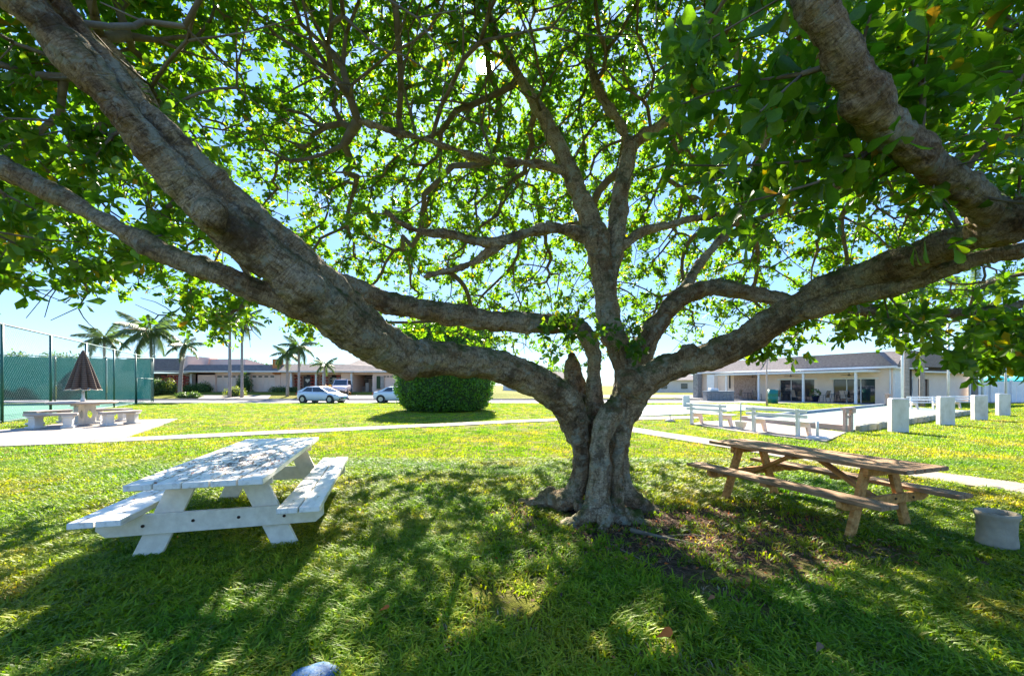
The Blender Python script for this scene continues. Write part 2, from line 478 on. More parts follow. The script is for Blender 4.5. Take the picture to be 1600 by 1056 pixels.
LIMBS = {
 'left':   L((905, 690, 5.32, 44), (897, 655, 5.3, 58), (875, 620, 5.2, 66), (835, 594, 5.05, 68), (775, 572, 4.8, 64), (700, 562, 4.45, 66), (625, 556, 4.05, 76), (560, 520, 3.6, 92), (485, 455, 3.15, 100), (405, 392, 2.9, 98), (300, 305, 2.65, 96), (200, 190, 2.4, 92), (105, 75, 2.25, 94), (10, -20, 2.1, 98), (-150, -170, 2.0, 96)),
 'leftridge': L((640, 545, 4.05, 40), (575, 500, 3.68, 56), (500, 428, 3.2, 62), (425, 360, 2.95, 60), (325, 272, 2.7, 58), (238, 180, 2.5, 56), (142, 66, 2.35, 56), (48, -45, 2.2, 54)),
 'leftlow': L((500, 488, 3.25, 60), (420, 462, 3.1, 58), (345, 432, 3.0, 55), (240, 388, 2.9, 52), (120, 322, 2.8, 50), (0, 258, 2.7, 52), (-160, 165, 2.6, 48)),
 'mid':    L((930, 650, 5.6, 50), (927, 595, 5.65, 27), (927, 550, 5.6, 30), (905, 512, 5.5, 38), (850, 506, 5.35, 40), (760, 500, 5.15, 42), (690, 488, 4.95, 44), (610, 474, 4.7, 46), (540, 447, 4.45, 44), (480, 405, 4.3, 40), (390, 330, 4.1, 36), (270, 190, 3.9, 30), (150, 50, 3.7, 26)),
 'stub':   L((908, 650, 5.85, 56), (900, 605, 5.9, 40), (894, 580, 5.9, 36), (893, 562, 5.9, 24), (894, 552, 5.9, 8)),
 'centre': L((958, 670, 5.45, 60), (975, 605, 5.5, 48), (972, 560, 5.55, 46), (958, 525, 5.62, 46), (950, 490, 5.7, 46), (942, 430, 5.8, 48), (932, 375, 5.9, 52), (908, 310, 6.0, 42), (880, 245, 6.1, 36), (848, 180, 6.15, 30), (805, 110, 6.2, 24), (760, 20, 6.2, 18), (730, -60, 6.2, 14)),
 'centreR': L((948, 450, 5.85, 34), (962, 385, 5.95, 36), (966, 330, 6.05, 38), (976, 265, 6.15, 34), (990, 225, 6.2, 30), (1040, 190, 6.25, 24), (1080, 150, 6.2, 18), (1110, 60, 6.1, 14)),
 'centreR2': L((985, 235, 6.2, 24), (968, 195, 6.3, 20), (930, 130, 6.4, 18), (920, 50, 6.5, 14), (930, -60, 6.5, 12)),
 'cl1':    L((925, 372, 5.9, 28), (880, 358, 5.8, 24), (835, 360, 5.7, 22), (795, 372, 5.6, 21), (755, 378, 5.5, 20), (700, 366, 5.3, 16), (650, 360, 5.1, 12), (600, 330, 4.9, 8)),
 'cl1b':   L((790, 373, 5.6, 18), (755, 400, 5.6, 16), (720, 418, 5.6, 13), (660, 432, 5.6, 8)),
 'cl2':    L((885, 272, 6.05, 22), (850, 258, 5.95, 19), (800, 254, 5.8, 17), (745, 246, 5.6, 16), (700, 230, 5.4, 15), (650, 215, 5.2, 11), (560, 190, 4.9, 8)),
 'cr1':    L((970, 385, 5.95, 20), (1005, 362, 5.9, 20), (1050, 350, 5.8, 17), (1100, 338, 5.6, 13), (1180, 330, 5.3, 9)),
 'right':  L((962, 690, 5.2, 42), (970, 655, 5.2, 58), (990, 612, 5.15, 70), (1035, 578, 5.05, 64), (1095, 562, 4.9, 58), (1150, 540, 4.75, 62), (1215, 500, 4.5, 66), (1290, 452, 4.2, 68), (1360, 425, 3.85, 76), (1430, 402, 3.5, 88), (1510, 372, 3.2, 88), (1590, 345, 3.0, 88), (1700, 300, 2.9, 80), (1850, 220, 2.8, 70)),
 'rightlow': L((1240, 492, 4.35, 44), (1310, 468, 4.1, 48), (1380, 452, 3.8, 52), (1460, 425, 3.55, 50), (1540, 400, 3.35, 46), (1640, 380, 3.2, 40), (1800, 330, 3.1, 36)),
 'rightup': L((1600, 352, 2.75, 84), (1560, 335, 2.55, 94), (1510, 296, 2.4, 96), (1450, 255, 2.25, 96), (1390, 205, 2.1, 97), (1335, 125, 1.95, 100), (1285, 35, 1.85, 100), (1245, -60, 1.8, 100), (1190, -200, 1.75, 96)),
 'right2': L((978, 610, 5.45, 50), (1005, 545, 5.5, 44), (1030, 502, 5.45, 42), (1062, 466, 5.4, 40), (1110, 449, 5.3, 36), (1170, 456, 5.2, 35), (1235, 474, 5.05, 34), (1330, 482, 4.9, 32), (1430, 492, 4.7, 30), (1520, 488, 4.5, 26), (1640, 470, 4.3, 20)),
 'right3': L((1062, 470, 5.45, 24), (1085, 425, 5.6, 20), (1120, 380, 5.75, 17), (1150, 340, 5.8, 14), (1175, 280, 5.8, 12), (1195, 215, 5.8, 9), (1230, 120, 5.7, 7)),
 'right4': L((1120, 382, 5.75, 13), (1180, 345, 5.6, 10), (1240, 318, 5.4, 8), (1330, 280, 5.2, 6)),
 # fused stems of the trunk and its root flares
 't1': L((905, 655, 5.25, 48), (904, 685, 5.28, 37), (906, 715, 5.3, 32), (906, 745, 5.35, 36), (890, 775, 5.35, 44), (862, 780, 5.45, 32), (845, 772, 5.6, 18)),
 't2': L((1004, 598, 5.16, 46), (974, 624, 5.14, 52), (951, 652, 5.06, 48), (939, 684, 5.0, 43), (936, 710, 4.96, 40), (936, 740, 4.94, 38), (928, 785, 4.93, 44), (912, 812, 4.88, 42), (870, 826, 4.78, 20), (815, 838, 4.68, 7)),
 't3': L((972, 640, 5.2, 44), (969, 680, 5.12, 30), (967, 712, 5.1, 24), (965, 745, 5.05, 24), (966, 800, 4.98, 36), (985, 828, 4.85, 26), (1050, 852, 4.6, 8)),
 't4': L((981, 630, 5.4, 40), (978, 675, 5.4, 28), (976, 705, 5.4, 22), (975, 745, 5.38, 24), (988, 780, 5.35, 38), (1013, 795, 5.4, 30), (1040, 803, 5.5, 12)),
 't5': L((935, 650, 5.55, 56), (940, 700, 5.55, 52), (940, 760, 5.55, 56), (940, 800, 5.5, 66)),
 't6': L((937, 760, 4.98, 28), (945, 800, 4.92, 36), (952, 822, 4.84, 28), (962, 836, 4.78, 10)),
 't8': L((925, 800, 4.9, 40), (895, 822, 4.8, 26), (850, 832, 4.85, 16), (800, 832, 5.0, 8)),
 't9': L((945, 800, 4.85, 34), (940, 832, 4.68, 22), (925, 852, 4.5, 10)),
 't10': L((975, 800, 5.0, 34), (1015, 826, 4.9, 24), (1060, 832, 4.95, 14), (1115, 830, 5.1, 6)),
 't11': L((895, 780, 5.4, 40), (850, 785, 5.5, 26), (810, 782, 5.75, 10)),
 't7': L((885, 640, 5.35, 36), (905, 700, 5.6, 26), (905, 760, 5.6, 36), (884, 775, 5.8, 28), (865, 772, 6.1, 12)),
}
tree = thing('shade_tree', 'huge spreading shade tree with a fluted trunk and long low limbs on the lawn', 'tree', (1.08, 5.3, 0))
TO = Vector((1.08, 5.3, 0))

mb = MB()
SK = []                                     # skeleton nodes for the twigs
for nm, c in LIMBS.items():
    rad = c[:, 3].copy()
    j = np.interp(np.arange(len(c)), np.arange(0, len(c) + 4, 4), rng.normal(1, 0.05, len(np.arange(0, len(c) + 4, 4))))
    if nm[0] != 't': rad = np.maximum(rad, 0.036)
    mb.tube([Vector(q[:3]) - TO for q in c], list(rad * j), 14)
    if not (nm[0] == 't' and nm[1].isdigit()) and nm != 'stub':
        SK += [(q[0], q[1], q[2], nm) for q in c[::2]]
# burls and knots
for px, py, Y, r in ((860, 772, 5.5, .09), (880, 785, 5.3, .10), (905, 790, 5.2, .08), (1005, 790, 5.3, .10), (1022, 800, 5.35, .07), (985, 600, 5.0, .17), (870, 790, 5.4, .06), (855, 780, 5.7, .07), (995, 805, 5.1, .08),
                     (330, 335, 2.6, .10), (700, 548, 4.4, .12), (640, 580, 4.05, .10), (1075, 555, 4.9, .13), (1560, 345, 2.6, .16), (1440, 240, 2.2, .10), (1345, 150, 1.98, .09)):
    q = P(px, py, Y) - TO
    mb.tube([q + Vector((0, 0, -r * .9)), q + Vector((0, 0, -r * .5)), q, q + Vector((0, 0, r * .5)), q + Vector((0, 0, r * .9))], [r * .45, r * .87, r, r * .87, r * .45], 10)
o = mb.build('trunk', MAT_BARK, None)
md = o.modifiers.new('r', 'REMESH'); md.mode = 'VOXEL'; md.voxel_size = 0.016; md.use_smooth_shade = True
md = o.modifiers.new('s', 'SMOOTH'); md.factor = 0.5; md.iterations = 2
tx = bpy.data.textures.new('lumps', 'CLOUDS'); tx.noise_scale = 0.22; tx.noise_depth = 3
md = o.modifiers.new('d', 'DISPLACE'); md.texture = tx; md.strength = 0.09; md.mid_level = 0.5
tx2 = bpy.data.textures.new('fine', 'CLOUDS'); tx2.noise_scale = 0.05; tx2.noise_depth = 2
md = o.modifiers.new('d2', 'DISPLACE'); md.texture = tx2; md.strength = 0.03; md.mid_level = 0.5
dg = bpy.context.evaluated_depsgraph_get()
me = bpy.data.meshes.new_from_object(o.evaluated_get(dg))
me.name = 'trunk'
o.modifiers.clear(); o.data = me
me.polygons.foreach_set('use_smooth', [True] * len(me.polygons))
o.parent = tree
from mathutils import kdtree
ax_ = []; base_s = 0.0
for nm, c in LIMBS.items():
    for i, q in enumerate(c):
        a, b = c[max(i - 1, 0)][:3], c[min(i + 1, len(c) - 1)][:3]
        tg = Vector(b - a).normalized(); up_ = Vector((0, 0, 1)) if abs(tg.z) < .8 else Vector((0, 1, 0))
        e1_ = up_.cross(tg).normalized(); ax_.append((Vector(q[:3]) - TO, tg, e1_, tg.cross(e1_), base_s + i * 0.08, q[3]))
    base_s += 7.3
kd3 = kdtree.KDTree(len(ax_))
for i, a in enumerate(ax_): kd3.insert(a[0], i)
kd3.balance()
gr_ = np.zeros((len(me.vertices), 3), np.float32)
for i, v_ in enumerate(me.vertices):
    best = min(kd3.find_n(v_.co, 3), key=lambda h: h[2] - ax_[h[1]][5])
    a = ax_[best[1]]; dv_ = v_.co - a[0]
    gr_[i] = (a[4] + dv_.dot(a[1]), dv_.dot(a[2]) + a[4] * .01, dv_.dot(a[3]))
at = me.attributes.new('grain', 'FLOAT_VECTOR', 'POINT'); at.data.foreach_set('vector', gr_.ravel())
print('trunk polys', len(me.polygons))

# --- where leaf clusters sit: a low spreading dome round the trunk, and the drooping skirts under the limbs
def dome_points(n):
    out = []
    while len(out) < n:
        a = rng.uniform(0, 2 * math.pi); rr = math.sqrt(rng.uniform(0, 1))
        ca, sa = math.cos(a), math.sin(a)
        R = 6.3 if sa > 0 else 6.0
        RX = 8.2 if ca > 0 else 7.6
        x, y = 1.0 + rr * RX * ca, 5.6 + rr * R * sa
        H = 2.2 + 5.2 * math.sqrt(max(0, 1 - rr ** 2.2))
        z = H - abs(rng.normal(0, 0.55)) - 0.1
        if z < 2.0 or (Vector((x, y, z)) - Vector((0, 0, CAM_H))).length < 1.7: continue
        if y < 2.7 or (Vector((x, y, z)) - Vector((0, 0, CAM_H))).length < 3.4: continue
        out.append((x, y, z))
    return out
CL = dome_points(6200)
def zone(n, x0, x1, y0, y1, d0, d1, edge=None):
    k = 0
    while k < n:
        px, py, Y = rng.uniform(x0, x1), rng.uniform(y0, y1), rng.uniform(d0, d1)
        if edge is not None and py > np.interp(px, edge[0], edge[1]): continue
        q = P(px, py, Y); CL.append((q.x, q.y, q.z)); k += 1
zone(230, -220, 330, 90, 470, 3.4, 5.2, ([-220, 0, 150, 260, 330], [470, 462, 470, 440, 380]))
zone(30, 275, 420, 450, 545, 5.0, 6.5, ([260, 300, 380, 420], [520, 540, 530, 500]))
zone(12, 430, 530, 490, 548, 6.0, 7.2, ([430, 470, 530], [520, 540, 500]))
zone(200, 1040, 1750, -120, 360, 2.0, 3.6)
zone(115, 1260, 1750, 480, 575, 3.6, 5.6, ([1260, 1350, 1500, 1750], [520, 540, 570, 600]))
zone(14, 1110, 1290, 530, 580, 4.8, 5.4, ([1110, 1200, 1290], [580, 570, 540]))
zone(14, 840, 1000, 480, 540, 4.9, 5.3)
zone(150, 440, 1000, 330, 590, 7.5, 10.5, ([440, 560, 700, 790, 870, 1000], [470, 520, 550, 585, 590, 560]))
zone(120, 1000, 1500, 330, 560, 7.0, 10.0, ([1000, 1100, 1300, 1500], [560, 548, 530, 540]))
zone(60, 380, 800, 60, 420, 5.0, 8.0)
CL = np.array(CL)
# the crown's lower edge rises on the left, where the palms and fence stand clear of it
cu = CX + FOC * CL[:, 0] / np.maximum(CL[:, 1], .05); cv = HY - FOC * (CL[:, 2] - CAM_H) / np.maximum(CL[:, 1], .05)
lowest = np.interp(cu, [-400, 0, 60, 130, 200, 262, 290, 345, 400, 425, 450, 500, 560, 700, 790, 870, 1000, 1080, 1200, 1300, 1400, 1500, 1650, 2000], [450, 452, 462, 470, 462, 462, 520, 538, 520, 480, 520, 540, 520, 550, 585, 590, 560, 565, 575, 530, 545, 570, 585, 600])
CL = CL[(CL[:, 1] < .3) | (cv < lowest)]
# leave the opening the sun looks through
sv = np.array(SUNV); oc = np.array((0, 0, CAM_H))
def near_sun(p, rad):
    d = p - oc; t = d @ sv
    return np.linalg.norm(d - np.outer(t, sv), axis=1) < rad
CL = CL[~near_sun(CL, 0.16)]
CL = CL[np.linalg.norm(CL - oc, axis=1) > 1.9]
N_LEAFY = len(CL)
# bare inner twigs under the leaves
bare = np.array([q for q in dome_points(3800) if q[1] > 1.5])
bare[:, 2] -= rng.uniform(.5, 1.9, len(bare)); bare = bare[(bare[:, 2] > 2.3) & (np.linalg.norm(bare - oc, axis=1) > 2.2)]
CL = np.concatenate([CL, bare])

# --- grow branches from the limbs to every cluster
nodes = [np.array(s[:3]) for s in SK]
N0 = len(nodes)
plen = [0.0] * N0; par = [-1] * N0
d0 = np.array([np.min(np.linalg.norm(np.array(nodes)[:N0] - c, axis=1)) for c in CL])
order = np.argsort(d0)
arr = np.zeros((200000, 3)); arr[:N0] = np.array(nodes); pl = np.zeros(200000); cnt = N0
parent = np.full(200000, -1, int); tips = []; leafy_tip = []
for ci in order:
    c = CL[ci]
    dd = np.linalg.norm(arr[:cnt] - c, axis=1)
    # prefer growing outwards and upwards from the limbs, not straight back down
    cost = dd + 0.22 * pl[:cnt] + 0.15 * np.maximum(0, arr[:cnt, 2] - c[2])
    b = int(np.argmin(cost)); D = dd[b]
    k = max(1, int(D / 0.22))
    prev = b; a0 = arr[b].copy()
    perp = rng.normal(0, 0.09 * min(D, 2.0), 3)
    for j in range(1, k + 1):
        t = j / k
        q = a0 + (c - a0) * t + perp * math.sin(math.pi * t) + np.array([0, 0, 0.10 * D * math.sin(math.pi * t)])
        if j < k: q = q + rng.normal(0, 0.012, 3)
        arr[cnt] = q; pl[cnt] = pl[prev] + D / k; parent[cnt] = prev
        prev = cnt; cnt += 1
    tips.append(prev); leafy_tip.append(ci < N_LEAFY)
# let the wood relax into smooth curves
for it in range(5):
    cs_ = np.zeros((cnt, 3)); cn_ = np.zeros(cnt)
    ch_ = np.arange(N0, cnt); np.add.at(cs_, parent[ch_], arr[ch_]); np.add.at(cn_, parent[ch_], 1)
    mv = np.arange(N0, cnt)[cn_[N0:] > 0]
    arr[mv] = .5 * arr[mv] + .25 * arr[parent[mv]] + .25 * cs_[mv] / cn_[mv][:, None]
wt = np.zeros(cnt)
for t in tips:
    i = t
    while i >= N0: wt[i] += 1; i = parent[i]
rad = 0.0046 * np.power(np.maximum(wt, 1), 0.42)
print('branch nodes', cnt - N0, 'clusters', len(tips))
# one square-section tube piece per edge, sharing orientation enough to look round at this size
ii = np.arange(N0, cnt); A = arr[parent[ii]]; B = arr[ii]
rA = np.where(parent[ii] >= N0, rad[np.maximum(parent[ii], 0)], rad[ii]); rB = rad[ii]
rA = np.minimum(rA, rB * 1.6)
d = B - A; d /= np.linalg.norm(d, axis=1)[:, None] + 1e-9
up = np.tile(np.array([0.13, 0.21, 0.97]), (len(d), 1)); up[np.abs(d @ up[0]) > 0.95] = (1, 0, 0)
e1 = np.cross(up, d); e1 /= np.linalg.norm(e1, axis=1)[:, None]; e2 = np.cross(d, e1)
NS = 5; ring = []
for (Pn, r, off) in ((A, rA, -0.3), (B, rB, 0.3)):
    for k in range(NS):
        a = 2 * math.pi * k / NS
        ring.append(Pn + d * (off * r)[:, None] + (e1 * math.cos(a) + e2 * math.sin(a)) * r[:, None])
Vt = np.stack(ring, 1).reshape(-1, 3) - np.array(TO)
bi = np.arange(len(ii)) * 2 * NS
Ft = np.concatenate([np.stack([bi + k, bi + (k + 1) % NS, bi + NS + (k + 1) % NS], 1) for k in range(NS)] + [np.stack([bi + k, bi + NS + (k + 1) % NS, bi + NS + k], 1) for k in range(NS)]
                    + [np.stack([bi, bi + k + 1, bi + k], 1) for k in range(1, NS - 1)])
me = big_mesh('branches', Vt, Ft); me.polygons.foreach_set('use_smooth', [True] * len(me.polygons))
tag(link('branches', me, MAT_TWIG, tree), kind='stuff')

# --- leaves: rosettes at the branch tips
LV = np.array([(0, 0, 0), (0.16, 0, 0.0), (0.55, 0, 0.015), (0.85, 0, -0.01), (1.0, 0, -0.05),
               (0.42, 0.12, 0.035), (0.72, 0.235, 0.055), (0.92, 0.17, 0.01), (0.42, -0.12, 0.035), (0.72, -0.235, 0.055), (0.92, -0.17, 0.01)])
LF = [(0, 1, 5, 5), (1, 2, 6, 5), (2, 3, 7, 6), (3, 4, 7, 7), (0, 8, 1, 1), (1, 8, 9, 2), (2, 9, 10, 3), (3, 10, 4, 4)]
LT = []
for f in LF:
    LT.append((f[0], f[1], f[2]))
    if f[3] != f[2]: LT.append((f[0], f[2], f[3]))
LT = np.array(LT)
pos, ax, size, rnd_ = [], [], [], []
for t, lf_ in zip(tips, leafy_tip):
    if not lf_: continue
    p1 = arr[t]; p0 = arr[parent[t]]
    a = p1 - p0; a = a / (np.linalg.norm(a) + 1e-9)
    a = a + np.array([0, 0, 0.25]) + rng.normal(0, 0.25, 3); a /= np.linalg.norm(a)
    n = rng.integers(24, 36); hue = rng.uniform(-.16, .16)
    e = np.cross(a, (0.3, 0.2, 0.9)); e /= np.linalg.norm(e); g = np.cross(a, e)
    nt = rng.integers(2, 5); subs = []
    for s in range(nt):
        off = rng.normal(0, 0.13, 3) * (0 if s == 0 else 1)
        aa = a + off * 2.2; subs.append((p1 + off, aa / np.linalg.norm(aa)))
    for k in range(n):
        sp_, aa = subs[k % nt]
        th = rng.uniform(0.55, 1.75); ph = k * 2.399 + rng.uniform(-.3, .3)
        dv = aa * math.cos(th) + (e * math.cos(ph) + g * math.sin(ph)) * math.sin(th) + np.array([0, 0, -0.22])
        dv /= np.linalg.norm(dv)
        nn = aa + rng.normal(0, 0.35, 3); nn = nn - dv * (nn @ dv); nn /= np.linalg.norm(nn) + 1e-9
        pos.append(sp_ - aa * rng.uniform(0, 0.10)); ax.append((dv, nn)); size.append(rng.uniform(0.075, 0.155) * (0.86 if p1[1] > 5 else 1.0)); rnd_.append(np.clip(rng.beta(2.2, 2.6) + hue, 0, 1) if rng.uniform() > 0.008 else 0.97)
pos = np.array(pos); DX = np.array([a[0] for a in ax]); DZ = np.array([a[1] for a in ax]); DY = np.cross(DZ, DX); size = np.array(size); rnd_ = np.array(rnd_)
keep = ~near_sun(pos + DX * size[:, None] * .5, 0.10)
# the near limbs stand clear of the leaves that hang on their far side
c_ = pos + DX * size[:, None] * .5
lu = CX + FOC * c_[:, 0] / np.maximum(c_[:, 1], .05); lv_ = HY - FOC * (c_[:, 2] - CAM_H) / np.maximum(c_[:, 1], .05)
for nm in ('left', 'leftlow', 'rightup', 'right'):
    q = LIMBS[nm][::2]; q = q[q[:, 1] > .5]
    qu = CX + FOC * q[:, 0] / q[:, 1]; qv = HY - FOC * (q[:, 2] - CAM_H) / q[:, 1]; qw = FOC * q[:, 3] / q[:, 1]
    for a, b, w, dpt in zip(qu, qv, qw, q[:, 1]):
        front = (np.hypot(lu - a, lv_ - b) < w * 1.35 + 4) & (c_[:, 1] < dpt + .1) & (c_[:, 1] > .2)
        keep &= ~(front & (rng.uniform(0, 1, len(keep)) < (.5 if nm in ('mid', 'centre') else .45)))
keep &= np.linalg.norm(c_ - oc, axis=1) > 1.6
pos, DX, DY, DZ, size, rnd_ = pos[keep], DX[keep], DY[keep], DZ[keep], size[keep], rnd_[keep]
# the 300 that show largest are parts of their own
ctr = pos + DX * size[:, None] * 0.6
u = CX + FOC * ctr[:, 0] / np.maximum(ctr[:, 1], .05); v = HY - FOC * (ctr[:, 2] - CAM_H) / np.maximum(ctr[:, 1], .05)
vis = (ctr[:, 1] > 0.3) & (u > 5) & (u < 1595) & (v > 5) & (v < 1000)
vd = ctr - oc; vl = np.linalg.norm(vd, axis=1)
facing = np.abs(np.einsum('ij,ij->i', vd / vl[:, None], DZ))
score = np.where(vis, (size / vl) ** 2 * (0.25 + facing), 0)
top = np.argsort(-score)[:300]
msk = np.ones(len(pos), bool); msk[top] = False
LV2 = np.array([(0, 0, 0), (0.68, 0.23, 0.05), (1.0, 0, -0.03), (0.68, -0.23, 0.05), (0.6, 0, 0.0)])
LT2 = np.array([(0, 4, 1), (4, 2, 1), (0, 3, 4), (4, 3, 2)])
def leaf_cloud(name, pos, DX, DY, DZ, size, rnd_, origin, LV=LV, LT=LT):
    S = size[:, None, None]
    Vv = pos[:, None, :] + S * (LV[None, :, 0:1] * DX[:, None, :] + LV[None, :, 1:2] * DY[:, None, :] + LV[None, :, 2:3] * DZ[:, None, :])
    n = len(pos); k = len(LV)
    Ff = (np.arange(n)[:, None, None] * k + LT[None]).reshape(-1, 3)
    me = big_mesh(name, Vv.reshape(-1, 3) - np.array(origin), Ff)
    at = me.attributes.new('rnd', 'FLOAT', 'POINT'); at.data.foreach_set('value', np.repeat(rnd_, k).astype(np.float32))
    me.polygons.foreach_set('use_smooth', [True] * len(me.polygons))
    return me
for far in (0, 1):
    q = msk & ((vl > 5.0) == bool(far))
    tag(link('crown', leaf_cloud('crown', pos[q], DX[q], DY[q], DZ[q], size[q], rnd_[q], TO, *((LV2, LT2) if far else (LV, LT))), MAT_LEAF, tree), kind='stuff')
lm = []
for k in range(10):
    z = np.zeros((1, 3))
    me = leaf_cloud('leaf', z, np.array([[1., 0, 0]]), np.array([[0, 1., 0]]), np.array([[0, 0, 1.]]), np.ones(1), np.array([0.08 + 0.075 * k]), (0, 0, 0))
    me.materials.append(MAT_LEAF); lm.append(me)
for i in top:
    o = link('leaf', lm[int(np.clip((rnd_[i] - .08) / .075, 0, 9))], None, tree)
    Mx = Matrix([[DX[i][r], DY[i][r], DZ[i][r]] for r in range(3)]).to_4x4()
    o.matrix_local = Matrix.Translation(Vector(pos[i]) - TO) @ Mx @ Matrix.Scale(size[i], 4)
print('leaves', len(pos))
# ------------------------------------------------------------------ picnic tables
def wood_mat(name, a, b, c, rough=0.75):
    m, n, l, p = new_mat(name)
    vec = coords(n, l, (1.2, 14, 14), 'Object', True)
    f = noise(n, l, vec, 2.0, 6, 0.65)
    r = ramp(n, [(0.3, a), (0.5, b), (0.7, c)]); l.new(f, r.inputs['Fac'])
    v2 = coords(n, l, (2.5, 5, 5), 'Object', True)
    w = ramp(n, [(0.38, (0.45, 0.42, 0.4)), (0.58, (1, 1, 1))]); l.new(noise(n, l, v2, 1.6, 5, 0.7), w.inputs['Fac'])
    x = mixc(n, l, 0.7, r.outputs['Color'], w.outputs['Color'], 'MULTIPLY')
    l.new(x, p.inputs['Base Color']); p.inputs['Roughness'].default_value = rough
    p.inputs['Specular IOR Level'].default_value = 0.3
    l.new(bump(n, l, f, 0.5, 0.006), p.inputs['Normal'])
    return m
MAT_WPAINT = M('white_painted_board', (0.88, 0.80, 0.67), (0.74, 0.66, 0.54), 2.5, 0.42, (1, 5, 5), bmp=0.12, bscale=30, spec=0.5)
MAT_WPAINT_TOP = M('weathered_white_board', (0.84, 0.80, 0.74), (0.48, 0.44, 0.38), 7, 0.38, (0.6, 3, 3), bmp=0.15, bscale=30, spec=0.5, lo=0.50, hi=0.78)
MAT_WOOD = wood_mat('stained_pine', (0.36, 0.14, 0.03), (0.62, 0.30, 0.085), (0.70, 0.41, 0.15))
MAT_WOOD_TOP = wood_mat('weathered_pine', (0.16, 0.09, 0.045), (0.38, 0.235, 0.13), (0.50, 0.33, 0.19))
MAT_BOLT = M('rusty_bolt', (0.05, 0.035, 0.03), rough=0.5, metal=0.8, bmp=0)

def picnic_table(name, label, origin, ang, Lt, W, H, n_top, seat_in, seat_out, n_seat, seat_z, seat_L, foot, topin, leg_in, mat, mat_top, th, bw, brace):
    """origin: middle of the near end of the table top on the ground; local x runs along the table"""
    t = thing(name, label, 'picnic table', (origin[0], origin[1], 0), ang)
    pw = W / n_top
    for i in range(n_top):
        y = -W / 2 + pw * (i + .5)
        part_box('tabletop_plank', mat_top, t, (Lt / 2 + random.uniform(-.006, .006), y, H - th / 2 + random.uniform(-.0015, .0015)), (Lt, pw - 0.012, th), (random.uniform(-.004, .004), 0, 0), 0.005)
    for s in (-1, 1):
        w = (seat_out - seat_in) / n_seat
        for i in range(n_seat):
            part_box('seat_plank', mat_top, t, (seat_L / 2 + (Lt - seat_L) / 2, s * (seat_in + w * (i + .5)), seat_z - th / 2), (seat_L, w - 0.012, th), None, 0.005)
    lt = 0.045
    for e, x in ((-1, leg_in), (1, Lt - leg_in)):
        for s in (-1, 1):
            dy = foot - topin; z0, z1 = -0.02, H - th
            a = math.atan2(dy, z1 - z0)
            prof_w = bw / math.cos(a)
            mb = MB().add([(xx, s * (yy), zz) for xx in (-lt / 2, lt / 2) for (yy, zz) in ((foot - prof_w / 2, z0), (foot + prof_w / 2, z0), (topin + prof_w / 2, z1), (topin - prof_w / 2, z1))],
                          [(0, 1, 2, 3), (7, 6, 5, 4), (0, 4, 5, 1), (1, 5, 6, 2), (2, 6, 7, 3), (3, 7, 4, 0)])
            if s < 0: mb.f = [f[::-1] for f in mb.f]
            mb.build('leg', mat, t, bevel=0.004, loc=(x, 0, 0))
        # seat beam and top batten either side of the legs
        xb = x - lt - 0.004 if e < 0 else x + lt + 0.004
        bm_ = MB()
        hw, bh = seat_out - 0.02, bw * 0.85
        zt = seat_z - th - 0.001
        bm_.add([(xx, yy, zz) for xx in (-lt / 2, lt / 2) for (yy, zz) in ((-hw, zt), (-hw, zt - bh * .65), (-hw + .07, zt - bh), (hw - .07, zt - bh), (hw, zt - bh * .65), (hw, zt))],
                [tuple(range(6)), tuple(range(11, 5, -1))] + [(6 + i, 6 + (i + 1) % 6, (i + 1) % 6, i) for i in range(6)])
        beam = bm_.build('seat_beam', mat, t, bevel=0.003, loc=(xb, 0, 0))
        for yy in (-hw * .62, -hw * .2, hw * .2, hw * .62):
            zz = zt - bh * (.45 if abs(yy) < hw * .4 else .55)
            MB().tube([(e * lt / 2 * 0.9, yy, zz), (e * (lt / 2 + .008), yy, zz)], 0.014, 8).build('bolt', MAT_BOLT, beam)
        part_box('top_batten', mat, t, (xb, 0, H - th - 0.045), (lt, W - 0.08, 0.085), None, 0.003)
        if brace:
            p0 = Vector((xb - e * 0.02 , 0, seat_z - th - 0.06)); p1 = Vector((Lt / 2 + e * 0.14, 0, H - th - 0.02))
            if e < 0: p0.x = x + lt * .6
            else: p0.x = x - lt * .6
            d = p1 - p0
            part_box('brace', mat, t, (p0 + p1) / 2, (d.length, 0.085, 0.04), (0, -math.atan2(d.z, d.x), 0), 0.003)
    if brace:
        part_box('top_batten', mat, t, (Lt / 2, 0, H - th - 0.022), (0.09, W - 0.06, 0.04), None, 0.003)
        for s in (-1, 1):
            part_box('seat_batten', mat, t, (Lt / 2, s * (seat_in + seat_out) / 2, seat_z - th - 0.021), (0.09, seat_out - seat_in - .03, 0.04), None, 0.003)
            part_box('seat_batten', mat, t, (Lt * .76, s * (seat_in + seat_out) / 2, seat_z - th - 0.021), (0.09, seat_out - seat_in - .03, 0.04), None, 0.003)
    return t

WT_O, WT_A = Vector((-2.59, 3.56)), math.atan2(0.962, -0.273)
white_table = picnic_table('picnic_table', 'white painted picnic table littered with dead leaf bits', WT_O, WT_A, 3.1, 1.0, 0.76, 5, 0.56, 0.93, 2, 0.46, 2.85, 0.58, 0.26, 0.52, MAT_WPAINT, MAT_WPAINT_TOP, 0.05, 0.21, False)
a_ = Vector((-.345, .9386)); b_ = Vector((.9386, .345))
BT_O = Vector((4.01, 4.19))
brown_table = picnic_table('picnic_table', 'brown stained wooden picnic table right of the tree', BT_O, math.atan2(.9386, -.345), 2.41, 0.67, 0.75, 5, 0.47, 0.73, 2, 0.45, 2.44, 0.47, 0.2, 0.42, MAT_WOOD, MAT_WOOD_TOP, 0.042, 0.115, True)
